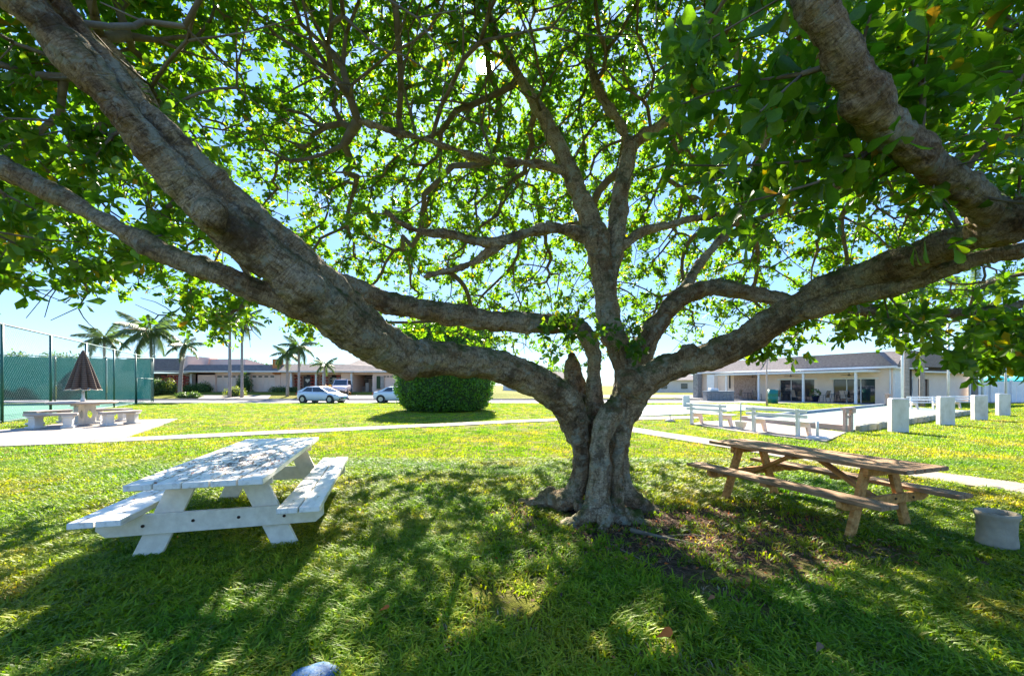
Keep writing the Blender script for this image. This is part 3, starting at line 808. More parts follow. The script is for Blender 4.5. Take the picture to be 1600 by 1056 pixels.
# ------------------------------------------------------------------ shared small materials
MAT_WHITE = M('white_paint', (0.78, 0.77, 0.74), (0.70, 0.69, 0.66), 3, 0.5, bmp=0.05)
MAT_DARK = M('dark_metal', (0.03, 0.03, 0.032), (0.045, 0.045, 0.045), 4, 0.45, bmp=0.0)
MAT_GREENPOST = M('green_coated_steel', (0.008, 0.075, 0.055), (0.012, 0.095, 0.07), 4, 0.4, bmp=0.0)
MAT_GALV = M('galvanised_rail', (0.20, 0.27, 0.24), (0.16, 0.23, 0.20), 4, 0.45, bmp=0.0)
MAT_WIRE = M('green_wire', (0.10, 0.22, 0.19), (0.14, 0.26, 0.23), 4, 0.5, bmp=0.0)
MAT_COURT = M('green_court_paint', (0.05, 0.17, 0.11), (0.06, 0.20, 0.13), 0.6, 0.85, bmp=0.1, bscale=50)
MAT_CASTCONC = M('cast_concrete', (0.70, 0.66, 0.60), (0.58, 0.54, 0.48), 4, 0.85, bmp=0.3, bscale=40)
MAT_CASTTOP = M('aged_concrete_top', (0.33, 0.27, 0.22), (0.44, 0.37, 0.31), 3, 0.85, bmp=0.3, bscale=40)
def screen_mat():
    m, n, l, p = new_mat('teal_windscreen')
    vec = coords(n, l, (1, 1, 1), 'Object')
    r = ramp(n, [(0.35, (0.003, 0.035, 0.042)), (0.65, (0.006, 0.065, 0.068))]); l.new(noise(n, l, vec, 0.8, 5, 0.65), r.inputs['Fac'])
    l.new(r.outputs['Color'], p.inputs['Base Color']); p.inputs['Roughness'].default_value = 0.8
    tl = n.new('ShaderNodeBsdfTranslucent'); tl.inputs['Color'].default_value = (0.005, 0.055, 0.060, 1)
    tp = n.new('ShaderNodeBsdfTransparent')
    m1 = n.new('ShaderNodeMixShader'); m1.inputs[0].default_value = 0.45
    l.new(p.outputs[0], m1.inputs[1]); l.new(tl.outputs[0], m1.inputs[2])
    m2 = n.new('ShaderNodeMixShader'); m2.inputs[0].default_value = 0.03
    l.new(m1.outputs[0], m2.inputs[1]); l.new(tp.outputs[0], m2.inputs[2])
    l.new(m2.outputs[0], n['Material Output'].inputs['Surface'])
    return m
MAT_SCREEN = screen_mat()

# ------------------------------------------------------------------ tennis court and its fences
FA, FB = Vector((-20.6, 17.3)), Vector((-33.4, 40.5))
fd = (FB - FA).normalized(); fn = Vector((-fd.y, fd.x))          # fn points left, into the court
court = [FA - fd * 14 + fn * 0.15, FB + fn * .15, FB + fn * 34, FA - fd * 14 + fn * 34]
tag(sheet('tennis_court', hard(court), 0.02, MAT_COURT), kind='structure')
FH = 4.05
def chain_fence(name, label, a, b, posts, screen, gate=None):
    d = (b - a).normalized(); Ln = (b - a).length; ang = math.atan2(d.y, d.x)
    t = thing(name, label, 'fence', (a.x, a.y, 0), ang)
    for x in posts:
        MB().tube([(x, 0, -.1), (x, 0, FH + .03)], 0.055, 8).build('post', MAT_GREENPOST, t, True)
    for z in (FH,):
        MB().tube([(posts[0], 0, z), (posts[-1], 0, z)], 0.035, 6).build('top_rail', MAT_GALV, t, True)
    MB().tube([(posts[0], 0, .08), (posts[-1], 0, .08)], 0.02, 6).build('tension_wire', MAT_GALV, t, True)
    for x0, x1 in zip(posts[:-1], posts[1:]):
        mb = MB(); st = 0.19; w = x1 - x0; h = FH - .1; r = 0.0022
        k = -int(h / st) - 1
        while k * st < w and not screen:
            for s in (1, -1):
                # straight diagonal strand from the bottom edge, clipped to the panel
                c = k * st
                pts = []
                for z in (0.0, h):
                    pts.append((c + (z if s > 0 else h - z), z))
                (xa, za), (xb, zb) = pts
                def clip(xa, za, xb, zb):
                    t0, t1 = 0.0, 1.0; dx = xb - xa
                    for lo, hi in ((0, w),):
                        if abs(dx) < 1e-9: return None
                        ta, tb = (lo - xa) / dx, (hi - xa) / dx
                        if ta > tb: ta, tb = tb, ta
                        t0, t1 = max(t0, ta), min(t1, tb)
                    if t1 - t0 < 1e-3: return None
                    return (xa + dx * t0, za + (zb - za) * t0, xa + dx * t1, za + (zb - za) * t1)
                q = clip(xa, za, xb, zb)
                if q: mb.tube([(x0 + q[0], s * .004, .08 + q[1]), (x0 + q[2], s * .004, .08 + q[3])], r, 3, False)
            k += 1
        if not screen: tag(mb.build('wire_mesh', MAT_WIRE, t), kind='stuff')
        if screen:
            nx_, nz_ = 14, 10; gv_ = []; gf_ = []
            for jz in range(nz_ + 1):
                for jx in range(nx_ + 1):
                    u_, w_ = jx / nx_, jz / nz_
                    gv_.append((x0 + .06 + (w - .12) * u_, -.05 - .07 * math.sin(math.pi * u_) * math.sin(math.pi * w_) - .03 * math.sin(9 * u_ + 5 * w_ + x0) * math.sin(math.pi * u_), .30 + (FH - .38) * w_ - .04 * math.sin(math.pi * u_ * 4) ** 2 * (w_ == 1)))
            for jz in range(nz_):
                for jx in range(nx_):
                    a0_ = jz * (nx_ + 1) + jx; gf_.append((a0_, a0_ + 1, a0_ + nx_ + 2, a0_ + nx_ + 1))
            MB().add(gv_, gf_).build('windscreen', MAT_SCREEN, t, True)
    if gate:
        x0, x1 = gate
        MB().tube([(x0, 0, 2.15), (x1, 0, 2.15)], 0.035, 6).build('gate_rail', MAT_GALV, t, True)
        MB().tube([(x0 + .07, -.06, .1), (x0 + .07, -.06, 2.1)], 0.03, 6).build('gate_stile', MAT_GREENPOST, t, True)
        MB().box((x1 - .1, -.06, 1.05), (.12, .05, .1)).build('latch', MAT_DARK, t)
    return t
def along(px):   # distance along the side fence seen at that photo column
    k = (px - CX) / FOC
    return (k * FA.y - FA.x) / (fd.x - k * fd.y)
Lf = (FB - FA).length
sp = [along(x) for x in (-330, -95, 3, 79, 134, 178, 212)] + [Lf]
chain_fence('chain_link_fence', 'bare green chain-link fence beside the concrete patio with a mid-railed gate', FA, FB, sp, False, (sp[-2], sp[-1]))
chain_fence('windscreen_fence', 'court end fence covered in teal windscreen cloth behind the chain-link fence', FB, FB + fn * 33, [0.12, 3.3, 6.6, 9.9, 13.2, 16.5, 22, 27.5, 33], True)

# ------------------------------------------------------------------ concrete patio set with folded umbrella
UC = Vector((-16.75, 17.0))
t = thing('patio_table', 'round white cast concrete table on the patio by the chain-link fence', 'table', (UC.x, UC.y, 0.034), 0.2)
prof = [(0.0, .80), (0.96, .80), (1.03, .83), (1.03, .87), (0.98, .90), (0.0, .90)]
smooth_by_angle(MB().lathe(prof, 28).build('tabletop', MAT_CASTTOP, t), 30)
for k in range(3):
    a = k * 2 * math.pi / 3 + .5
    mb = MB()
    R_ = Matrix.Rotation(a, 3, 'Z')
    # slab leg with an oval opening
    out = [(-.02, 0), (.46, 0), (.46, .08), (.38, .14), (.36, .62), (.46, .72), (.46, .80), (-.02, .80)]
    n = 12; hole = [(.19 + .075 * math.cos(2 * math.pi * i / n), .40 + .17 * math.sin(2 * math.pi * i / n)) for i in range(n)]
    mb.prism([(0, 0)] * 3, 0, 0) if False else None
    ring = []
    for i in range(n):
        c, s = math.cos(2 * math.pi * i / n), math.sin(2 * math.pi * i / n)
        sx = min((.36 - .19) / c if c > 1e-6 else (.19 + .02) / -c if c < -1e-6 else 9, .40 / abs(s) if abs(s) > 1e-6 else 9)
        ring.append((.19 + c * sx, .40 + s * sx))
    vs = []
    for y in (-.075, .075): vs += [(p[0], y, p[1]) for p in hole] + [(p[0], y, p[1]) for p in ring]
    fs = []
    for i in range(n):
        j = (i + 1) % n
        fs += [(i, j, n + j, n + i), (2 * n + j, 2 * n + i, 3 * n + i, 3 * n + j), (j, i, 2 * n + i, 2 * n + j), (n + i, n + j, 3 * n + j, 3 * n + i)]
    mb.add([R_ @ Vector(v) for v in vs], fs)
    mb.box(R_ @ Vector((.23, 0, .045)), (.54, .22, .09), R_); mb.box(R_ @ Vector((.22, 0, .76)), (.50, .20, .08), R_)
    mb.build('pedestal_leg', MAT_CASTCONC, t)
# umbrella: folded, pleated thatch-brown canopy on a white pole
def umb_mat():
    m, n, l, p = new_mat('woven_brown_canopy')
    vec = coords(n, l, (1, 1, 1), 'Object')
    w = n.new('ShaderNodeTexWave'); w.bands_direction = 'Z'; w.inputs['Scale'].default_value = 4.2; w.inputs['Distortion'].default_value = 1.2; w.inputs['Detail'].default_value = 3
    l.new(vec, w.inputs['Vector'])
    r = ramp(n, [(0.0, (0.02, 0.012, 0.009)), (0.45, (0.085, 0.052, 0.036)), (1.0, (0.19, 0.125, 0.09))]); l.new(w.outputs['Fac'], r.inputs['Fac'])
    l.new(r.outputs['Color'], p.inputs['Base Color']); p.inputs['Roughness'].default_value = 0.9
    l.new(bump(n, l, w.outputs['Fac'], 0.5, 0.03), p.inputs['Normal'])
    return m
MAT_UMB = umb_mat()
u_ = thing('folded_umbrella', 'folded brown striped umbrella standing in the round concrete table', 'umbrella', (UC.x, UC.y, 0.034), 0)
MB().tube([(0, 0, .86), (0, 0, 2.8)], 0.03, 10).build('pole', MAT_WHITE, u_, True)
MB().lathe([(0.0, .90), (.09, .90), (.07, .98), (.045, 1.05), (.045, 1.28), (0.0, 1.28)], 16).build('collar', MAT_WHITE, u_, True)
nseg, nz = 108, 14
vs, fs = [], []
for j in range(nz + 1):
    t_ = j / nz
    for i in range(nseg):
        a = 2 * math.pi * i / nseg
        R0 = .04 + .50 * (t_ ** .9)
        pleat = 1 - 0.45 * t_ ** .3 * (1 - abs(math.cos(4.5 * a)))
        z = 2.86 - 1.52 * t_ + (0.09 * (1 - abs(math.cos(4.5 * a))) if j == nz else 0)
        vs.append((R0 * pleat * math.cos(a), R0 * pleat * math.sin(a), z))
for j in range(nz):
    for i in range(nseg):
        a, b = j * nseg + i, j * nseg + (i + 1) % nseg
        fs.append((a, a + nseg, b + nseg, b))
vs.append((0, 0, 2.90)); top_i = len(vs) - 1
fs += [(top_i, i, (i + 1) % nseg) for i in range(nseg)]
cn = MB().add(vs, fs).build('canopy', MAT_UMB, u_, True)
so = cn.modifiers.new('thick', 'SOLIDIFY'); so.thickness = 0.012
ed = []
for i in range(nseg + 1):
    q = vs[nz * nseg + i % nseg]; ed.append((q[0] * 1.012, q[1] * 1.012, q[2] - .01))
MB().tube(ed, 0.016, 5, False).build('edge_trim', M('cream_trim', (0.62, 0.55, 0.45), bmp=0), cn, True)
# four curved benches round it
def curved_bench(ang, label):
    b = thing('curved_bench', label, 'bench', (UC.x, UC.y, 0.034), math.radians(ang), 'curved concrete benches round the patio table')
    n, w, r0, r1 = 12, 0.42, 1.48, 1.90
    pts = [(r0 * math.cos(w * (2 * i / n - 1)), r0 * math.sin(w * (2 * i / n - 1))) for i in range(n + 1)] + [(r1 * math.cos(w * (1 - 2 * i / n)), r1 * math.sin(w * (1 - 2 * i / n))) for i in range(n + 1)]
    MB().prism(pts, .44, .53).build('seat', MAT_CASTTOP, b, bevel=0.012)
    for s in (-1, 1):
        a = s * .28; R_ = Matrix.Rotation(a, 3, 'Z'); c = R_ @ Vector((1.69, 0, 0))
        mb = MB()
        mb.box(c + Vector((0, 0, .04)), (.44, .34, .08), R_); mb.box(c + Vector((0, 0, .24)), (.30, .24, .34), R_); mb.box(c + Vector((0, 0, .415)), (.42, .30, .045), R_)
        mb.build('pedestal', MAT_CASTCONC, b, bevel=0.012)
curved_bench(-74, 'curved concrete bench on the near left side of the round table')
curved_bench(-6, 'curved concrete bench right of the round table')
curved_bench(104, 'curved concrete bench on the far right side behind the round table')
curved_bench(170, 'curved concrete bench on the far left side next to the fence')

# ------------------------------------------------------------------ leafy masses
def foliage_mat(name, a, b, c, trans=0.35):
    return leaf_mat(name, [(0.0, a), (0.5, b), (1.0, c)], trans, 0.8)
MAT_HEDGE = foliage_mat('hedge_leaf', (0.045, 0.13, 0.012), (0.09, 0.22, 0.018), (0.14, 0.29, 0.025), .5)
MAT_SHRUB = foliage_mat('shrub_leaf', (0.03, 0.075, 0.015), (0.06, 0.12, 0.02), (0.11, 0.17, 0.03))
MAT_GOLD = foliage_mat('croton_leaf', (0.20, 0.12, 0.02), (0.35, 0.16, 0.03), (0.30, 0.25, 0.04))
MAT_LIME = foliage_mat('lime_leaf', (0.10, 0.16, 0.02), (0.16, 0.21, 0.03), (0.22, 0.24, 0.05))
MAT_CORE = M('dark_core_fill', (0.02, 0.045, 0.01), (0.03, 0.06, 0.014), 8, 1.0, bmp=0.3)  # dark fill of the solid cores added inside foliage to block light
def leafy(name, parent, surf, nrm, ls, mat, origin=(0, 0, 0)):
    n = len(surf)
    nn = nrm + rng.normal(0, .45, (n, 3)); nn /= np.linalg.norm(nn, axis=1)[:, None]
    dx = np.cross(nn, rng.normal(0, 1, (n, 3))); dx += nrm * 0.5; dx /= np.linalg.norm(dx, axis=1)[:, None]
    dz = nn - dx * np.einsum('ij,ij->i', nn, dx)[:, None]; dz /= np.linalg.norm(dz, axis=1)[:, None]
    dy = np.cross(dz, dx)
    me = leaf_cloud(name, surf, dx, dy, dz, rng.uniform(ls * .7, ls * 1.3, n), np.clip(rng.normal(.5, .22, n), 0, 1), origin, LV2, LT2)
    return tag(link(name, me, mat, parent), kind='stuff')
def bush(label, c, rad, n, ls, mat, name='shrub', cat='shrub', group=None):
    b = thing(name, label, cat, c, 0, group)
    d = rng.normal(0, 1, (n, 3)); d /= np.linalg.norm(d, axis=1)[:, None]
    d[:, 2] = np.abs(d[:, 2]) * 1.0 - .25 * (d[:, 2] < 0)
    lump = 0.82 + 0.3 * vnoise(d[:, :2] * 3 + 10, 1.3, int(abs(c[0]) * 7) % 50)
    R_ = np.array(rad); s = d * R_ * (lump * rng.uniform(.75, 1.05, n))[:, None]; s[:, 2] = np.maximum(s[:, 2] + rad[2] * .25, 0.02)
    leafy('foliage', b, s, d, ls, mat)
    MB().lathe([(0.0, .02), (rad[0] * .62, .02), (rad[0] * .68, rad[2] * .5), (rad[0] * .4, rad[2] * .82), (0.0, rad[2] * .88)], 12).build('light_block_core', MAT_CORE, b)  # solid dark core, added so light does not pass through the leaf shell
    return b

# the big clipped round hedge in the middle of the lawn
HC = Vector((-4.15, 27.0)); HR, HH = 2.95, 5.3
hd = thing('clipped_hedge', 'big round clipped hedge standing on the lawn behind the tree', 'hedge', (HC.x, HC.y, 0))
prof = [(HR * .80, .12), (HR * .90, .5), (HR * .98, 1.1), (HR, 2.0), (HR, 4.2), (HR * .95, 4.9), (HR * .75, HH), (0, HH + .15)]
n = 34000
tt = np.sort(rng.uniform(0, 1, n)); aa = rng.uniform(0, 2 * math.pi, n)
seg = np.array([math.hypot(prof[i + 1][0] - prof[i][0], prof[i + 1][1] - prof[i][1]) for i in range(len(prof) - 1)]); cs = np.concatenate([[0], np.cumsum(seg)]) / seg.sum()
rr = np.interp(tt, cs, [p[0] for p in prof]); zz = np.interp(tt, cs, [p[1] for p in prof])
lum = 1 + .10 * (vnoise(np.stack([aa * 3 + 20, zz * 2], 1), 1.6, 9) - .5) + .07 * (vnoise(np.stack([aa * 10 + 20, zz * 5], 1), 1.0, 11) - .5)
S = np.stack([rr * lum * np.cos(aa), rr * lum * np.sin(aa), zz], 1); nr = np.stack([np.cos(aa), np.sin(aa), np.where(zz > 4.9, 1.5, .15)], 1); nr /= np.linalg.norm(nr, axis=1)[:, None]
S += nr * np.where(rng.uniform(0, 1, n) < .06, rng.uniform(0, .16, n), -rng.uniform(0, .22, n))[:, None]
leafy('foliage', hd, S, nr, 0.15, MAT_HEDGE)
MB().lathe([(0, .1)] + [(max(0, r_ * .955), z_ - .05) for r_, z_ in prof], 40).build('light_block_core', MAT_CORE, hd)  # dark core added behind the hedge leaves to block light
# ------------------------------------------------------------------ palms
MAT_PALMTRUNK = M('palm_trunk', (0.36, 0.31, 0.27), (0.24, 0.20, 0.17), 3, 0.9, (1, 1, 6), bmp=0.5, bscale=8)
MAT_FROND = foliage_mat('palm_frond', (0.05, 0.10, 0.03), (0.08, 0.14, 0.04), (0.15, 0.18, 0.05))
MAT_FRUIT = M('orange_fruit', (0.55, 0.22, 0.02), (0.65, 0.33, 0.04), 9, 0.6)
def frond_mesh(seed, Lr, droop):
    r = random.Random(seed); v, f, rn = [], [], []
    n = 30; pts = []
    for i in range(n + 1):
        s = i / n; pts.append(Vector((Lr * (s - .12 * s * s), 0, Lr * (.34 * s - droop * s * s))))
    for i in range(n):
        a, b = pts[i], pts[i + 1]; w = .022 * (1 - .8 * i / n)
        k = len(v); v += [a + Vector((0, -w, 0)), a + Vector((0, w, 0)), b + Vector((0, w, 0)), b + Vector((0, -w, 0))]; f.append((k, k + 1, k + 2, k + 3)); rn += [.7] * 4
        if i < 3: continue
        s = i / n; ll = Lr * .27 * math.sin(math.pi * (0.18 + .78 * s)) * r.uniform(.85, 1.1)
        for sd in (-1, 1):
            for q in (0, .33, .66):
                p0 = a.lerp(b, q); d = Vector((.55, sd * r.uniform(.5, .8), -.25 - r.uniform(0, .55))).normalized()
                m = p0 + d * ll * .5; e = p0 + d * ll + Vector((0, 0, -ll * .28)); ww = .009
                k = len(v); v += [p0 + Vector((-ww, 0, 0)), p0 + Vector((ww, 0, 0)), m + Vector((ww, 0, 0)), m - Vector((ww, 0, 0)), e]; f += [(k, k + 1, k + 2, k + 3), (k + 3, k + 2, k + 4)]
                rn += [r.uniform(.1, .8)] * 5
    me = np_mesh('frond', v, f, True); at = me.attributes.new('rnd', 'FLOAT', 'POINT'); at.data.foreach_set('value', rn)
    me.materials.append(MAT_FROND); return me
FR = [frond_mesh(k, 1.0, .30 + .12 * k) for k in range(4)]
def palm(label, px, base_z, Y, crown_py, size, tr=0.15, nf=15, fruit=False, lean=0.0, py=None, group='palms across the street'):
    X = (px - CX) / FOC * Y; H = CAM_H + (HY - crown_py) / FOC * Y - base_z
    t = thing('palm_tree', label, 'palm', (X, Y, base_z), random.uniform(0, 6), group)
    n = 10
    MB().tube([(lean * (i / n) ** 2, 0, H * i / n - (.15 if i == 0 else 0)) for i in range(n + 1)], [tr * (1.25 if i == 0 else 1.0 - .25 * i / n) for i in range(n + 1)], 10).build('trunk', MAT_PALMTRUNK, t, True)
    MB().tube([(lean, 0, H - .1), (lean, 0, H + size * .10), (lean, 0, H + size * .22)], [tr * .85, tr * .95, tr * .3], 10).build('crownshaft', MAT_FROND, t, True)
    for k in range(nf):
        a = k * 2.399; el = -.55 + 1.5 * (k / nf) ** .8
        o = link('frond', FR[min(3, int((1 - k / nf) * 4))], None, t, (lean, 0, H + size * .12), (0, -el + .25, a)); o.scale = (size * random.uniform(.9, 1.1),) * 3
    if fruit:
        mb = MB()
        for i in range(26):
            q = Vector((lean + .35 + random.uniform(-.16, .16), random.uniform(-.16, .16), H - .25 - i * .045)); mb.box(q, (.09, .09, .12), (random.random(), random.random(), 0))
        mb.build('fruit_cluster', MAT_FRUIT, t)
    return t
palm('feathery palm rising over the middle of the windscreen fence', 163, 0.6, 50, 533, 3.1, group='palms beyond the tennis court')
palm('tallest feathery palm above the right end of the windscreen fence', 236, 0.6, 49, 524, 3.9, .17, 18, group='palms beyond the tennis court')
palm('palm with a hanging orange fruit cluster in front of the brick screen', 281, 0.45, 50.5, 543, 2.3, .22, 12, True, -.9)
palm('leaner of two slim palm trunks before the garage doors', 359, 0.1, 47.9, 500, 2.6, .17, 12)
palm('straight slim palm trunk between the two garage doors', 378, 0.1, 47.9, 506, 2.6, .15, 12)
palm('blue-green palm beside the garage at the brick porch', 449, 0.35, 49.5, 556, 2.2, .17, 13)
palm('palm directly behind the roof of the silver-white hatchback', 467, 0.35, 49.0, 545, 2.4, .15, 13)
palm('small yellowing palm in front of the brick porch post', 507, 0.5, 51.0, 572, 1.7, .13, 12)

# ------------------------------------------------------------------ villas across the street
MAT_PINK = M('pink_stucco', (0.86, 0.60, 0.47), (0.80, 0.55, 0.43), 1.2, 0.9, bmp=0.2, bscale=40)
MAT_PINK2 = M('pink_garage_paint', (0.85, 0.64, 0.53), (0.80, 0.60, 0.49), 1.5, 0.7, bmp=0.05)
MAT_ROOF = M('grey_shingle', (0.15, 0.12, 0.105), (0.25, 0.205, 0.18), 3.0, 0.95, (1, 1, 5), bmp=0.6, bscale=6, bdist=.05)
MAT_ROOF2 = M('tan_shingle', (0.19, 0.155, 0.14), (0.29, 0.245, 0.225), 3.0, 0.95, (1.5, 1.5, 6), bmp=0.6, bscale=6, bdist=.05)
MAT_BRICK = M('red_brick', (0.42, 0.08, 0.06), (0.34, 0.06, 0.045), 6, 0.9, bmp=0.3)
def glass_mat(name, c=(0.02, 0.025, 0.03)):
    m, n, l, p = new_mat(name)
    p.inputs['Base Color'].default_value = (*c, 1); p.inputs['Roughness'].default_value = 0.04; p.inputs['Specular IOR Level'].default_value = 0.8
    return m
MAT_GLASS = glass_mat('window_glass')
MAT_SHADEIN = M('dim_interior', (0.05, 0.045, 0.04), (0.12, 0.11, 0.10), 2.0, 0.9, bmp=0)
MAT_ORANGE = M('orange_stucco', (0.50, 0.20, 0.07), (0.44, 0.17, 0.06), 2, 0.9)
HYY, HZ = 55.0, 0.72
def hx(px): return (px - CX) / FOC * HYY
def hz_(py): return CAM_H + (HY - py) / FOC * HYY - HZ
def villa(label, x0, x1):
    return thing('villa', label, 'house', (hx(x0), HYY, HZ), 0)
# left villa with garages
v1 = villa('long pink villa with two garage doors and a dark mansard roof', 200, 432)
o0 = hx(200)
def rel(px): return hx(px) - o0
def wall(parent, a, b, mat, z1=2.42, y0=0, d=9, name='wall'):
    return MB().box(((a + b) / 2, y0 + d / 2, z1 / 2 - .25), (b - a, d, z1 + .5)).build(name, mat, parent)
wall(v1, rel(309), rel(336.5), MAT_PINK); wall(v1, rel(379.5), rel(391.5), MAT_PINK); wall(v1, rel(429.5), rel(438), MAT_PINK)
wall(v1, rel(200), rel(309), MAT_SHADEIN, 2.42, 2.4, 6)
MB().box(((rel(309) + rel(438)) / 2, 5, 2.33), (rel(438) - rel(309), 10, .34)).build('lintel', MAT_PINK, v1)
for gx0, gx1 in ((336.5, 379.5), (391.5, 429.5)):
    a, b = rel(gx0) + .02, rel(gx1) - .02; w = b - a
    gd = MB().box(((a + b) / 2, .22, .98), (w, .08, 2.3)).build('garage_door', MAT_PINK2, v1)
    for r_ in range(4):
        for c_ in range(4):
            MB().box((a + w * (c_ + .5) / 4, .165, .28 + .54 * r_), (w / 4 - .12, .04, .42)).build('panel', MAT_PINK2, gd)
    for c_ in range(4):
        MB().box((a + w * (c_ + .5) / 4, .135, 1.95), (w / 4 - .3, .03, .16)).build('pane', MAT_GLASS, gd)
MB().box((rel(320), -.25, 2.56), (rel(440) - rel(200), 1.0, .16)).build('fascia', MAT_WHITE, v1)
roof = MB().extrude_x([(-.65, 2.64), (.35, 3.45), (9.5, 3.45), (9.5, 2.64)], rel(288), rel(440)).build('roof', MAT_ROOF, v1)
MB().extrude_x([(-.8, 2.64), (.2, 4.25), (9.5, 4.25), (9.5, 2.64)], rel(196), rel(287)).build('roof', MAT_ROOF, v1)
MB().add([(rel(287.5), -.5, 2.66), (rel(287.5), 6, 2.66), (rel(287.5), 6, 4.6), (rel(287.5), .3, 4.6), (rel(291), -.5, 2.66), (rel(291), 6, 2.66), (rel(291), 6, 4.6), (rel(291), .3, 4.6)], [(0, 1, 2, 3), (7, 6, 5, 4), (0, 3, 7, 4), (3, 2, 6, 7), (1, 5, 6, 2), (0, 4, 5, 1)]).build('party_wall', MAT_PINK, v1)
MB().extrude_x([(4.0, 3.45), (4.2, 4.4), (9, 3.9), (9, 3.45)], rel(292), rel(352)).build('rear_gable', MAT_PINK, v1)
def brick_screen(parent, a, b, y0, h=2.3):
    """pierced brick screen: each brick of the checker pattern its own piece"""
    sc_ = MB().box(((a + b) / 2, y0, .08), (b - a, .2, .5)).build('brick_screen', MAT_BRICK, parent)
    bw_, bh_ = .42, .20; me_ = None
    nr_, nc_ = int((h - .33) / bh_), int((b - a) / bw_)
    for r_ in range(nr_):
        for c_ in range(nc_):
            if (r_ + c_) % 2: continue
            part_box('brick', MAT_BRICK, sc_, (a + bw_ * (c_ + .5), y0, .33 + bh_ * (r_ + .5)), (bw_ * 1.18, .2, bh_ * .98))
    MB().box(((a + b) / 2, y0 + .9, 1.1), (b - a, .05, 2.4)).build('porch_wall', MAT_PINK2, sc_)
    return sc_
brick_screen(v1, rel(243), rel(288.5), 1.0)
MB().box((rel(291), .9, 1.1), (.25, .25, 2.5)).build('post', MAT_WHITE, v1)
MB().box((rel(305.5), .9, 1.1), (rel(309) - rel(302), .3, 2.4)).build('brick_pier', MAT_BRICK, v1)
MB().box((rel(433), .2, 3.2), (.9, .9, 1.9)).build('chimney', MAT_ORANGE, v1)
# right villa with brick porch and open garage
v2 = thing('villa', 'pink villa with a red brick porch, grey hip roof and an open garage', 'house', (hx(432), HYY, HZ), 0)
o0 = hx(432)
wall(v2, rel(438.5), rel(455), MAT_PINK); wall(v2, rel(533), rel(551.5), MAT_PINK); wall(v2, rel(582), rel(700), MAT_PINK)
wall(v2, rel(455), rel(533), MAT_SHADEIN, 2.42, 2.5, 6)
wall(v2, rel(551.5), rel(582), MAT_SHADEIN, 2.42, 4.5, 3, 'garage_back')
MB().box(((rel(438) + rel(700)) / 2, 5.0, 2.34), (rel(700) - rel(438), 9, .3)).build('lintel', MAT_PINK, v2)
brick_screen(v2, rel(455), rel(468.5), .9); brick_screen(v2, rel(481), rel(493), .9); brick_screen(v2, rel(497), rel(509), .9); brick_screen(v2, rel(522), rel(532), .9)
dr = MB().box((rel(474.5), 1.1, .98), (1.0, .08, 2.1)).build('front_door', MAT_DARK, v2)
hp = [(0.30 * 16 * math.sin(a) ** 3 / 16, 0.30 * (13 * math.cos(a) - 5 * math.cos(2 * a) - 2 * math.cos(3 * a) - math.cos(4 * a)) / 16) for a in [i * 2 * math.pi / 20 for i in range(20)]]
MB().add([(rel(474.5) + x, 1.03, 1.45 + z) for x, z in hp], [tuple(range(20))]).build('heart_wreath', MAT_WHITE, dr)
wn_ = MB().box((rel(515.5), 1.6, 1.3), (1.4, .06, 1.2)).build('window', MAT_GLASS, v2)
MB().box((rel(515.5), 1.56, 1.55), (.6, .05, .5)).build('curtain', MAT_WHITE, wn_)
for px in (457, 495.5, 507, 550.5):
    MB().box((rel(px), -.3, 1.1), (.2, .2, 2.5)).build('post', MAT_WHITE, v2)
for k in range(5):   # garage clutter seen through the open door
    MB().box((rel(555 + 5 * k), 3.5, .35 + .25 * (k % 3)), (.5, .5, .7 + .5 * (k % 3)), (0, 0, .3 * k)).build('storage_box', MAT_WHITE if k % 2 else MAT_CASTTOP, v2)
for k in range(3): MB().box((rel(567), 3.6 , 1.45 + .26 * k), (2.0, .6, .04)).build('shelf', MAT_WHITE, v2)
MB().box(((rel(436) + rel(702)) / 2, -.3, 2.56), (rel(702) - rel(436), 1.0, .16)).build('fascia', MAT_WHITE, v2)
MB().add([(rel(434), -.8, 2.64), (rel(702), -.8, 2.64), (rel(702), 11, 2.64), (rel(434), 11, 2.64), (rel(434), 1.2, 3.6), (rel(528), 1.2, 3.6), (rel(690), 5, 3.3), (rel(434), 7, 3.6)], [(0, 1, 6, 5, 4)[:4] if False else (0, 1, 5, 4), (1, 6, 5), (1, 2, 6), (2, 3, 7, 6), (4, 5, 6, 7), (0, 4, 7, 3)]).build('roof', MAT_ROOF, v2)
MB().add([(rel(524), -.85, 2.65), (rel(622), -.85, 2.65), (rel(622), 10, 2.65), (rel(524), 10, 2.65), (rel(548), 4.5, 4.55), (rel(570), 4.5, 4.55)], [(0, 1, 5, 4), (1, 2, 5), (2, 3, 4, 5), (3, 0, 4)]).build('roof', MAT_ROOF, v2)
for px in (598, 592): MB().box((rel(px), -.12, 1.2), (.45, .2, 1.6)).build('shutter', MAT_SHRUB if px == 592 else MAT_CASTTOP, v2)
for c_ in range(3): MB().box((rel(601 + 5.5 * c_), -.06, 1.95), (.3, .08, .15)).build('pane', MAT_GLASS, v2)

# driveways
def drive(px0, px1):
    a, b = hx(px0), hx(px1)
    o = MB().add([(a * .862, 46.1, .115), (b * .862, 46.1, .115), (b, HYY + .2, HZ + .03), (a, HYY + .2, HZ + .03), (a * .862, 46.1, -.1), (b * .862, 46.1, -.1), (b, HYY + .2, 0), (a, HYY + .2, 0)], [(0, 1, 2, 3), (0, 4, 5, 1), (1, 5, 6, 2), (3, 7, 4, 0)]).build('driveway', MAT_CONC)
    tag(o, kind='structure')
    for v in o.data.vertices: pass
drive(322, 428); drive(548, 618)

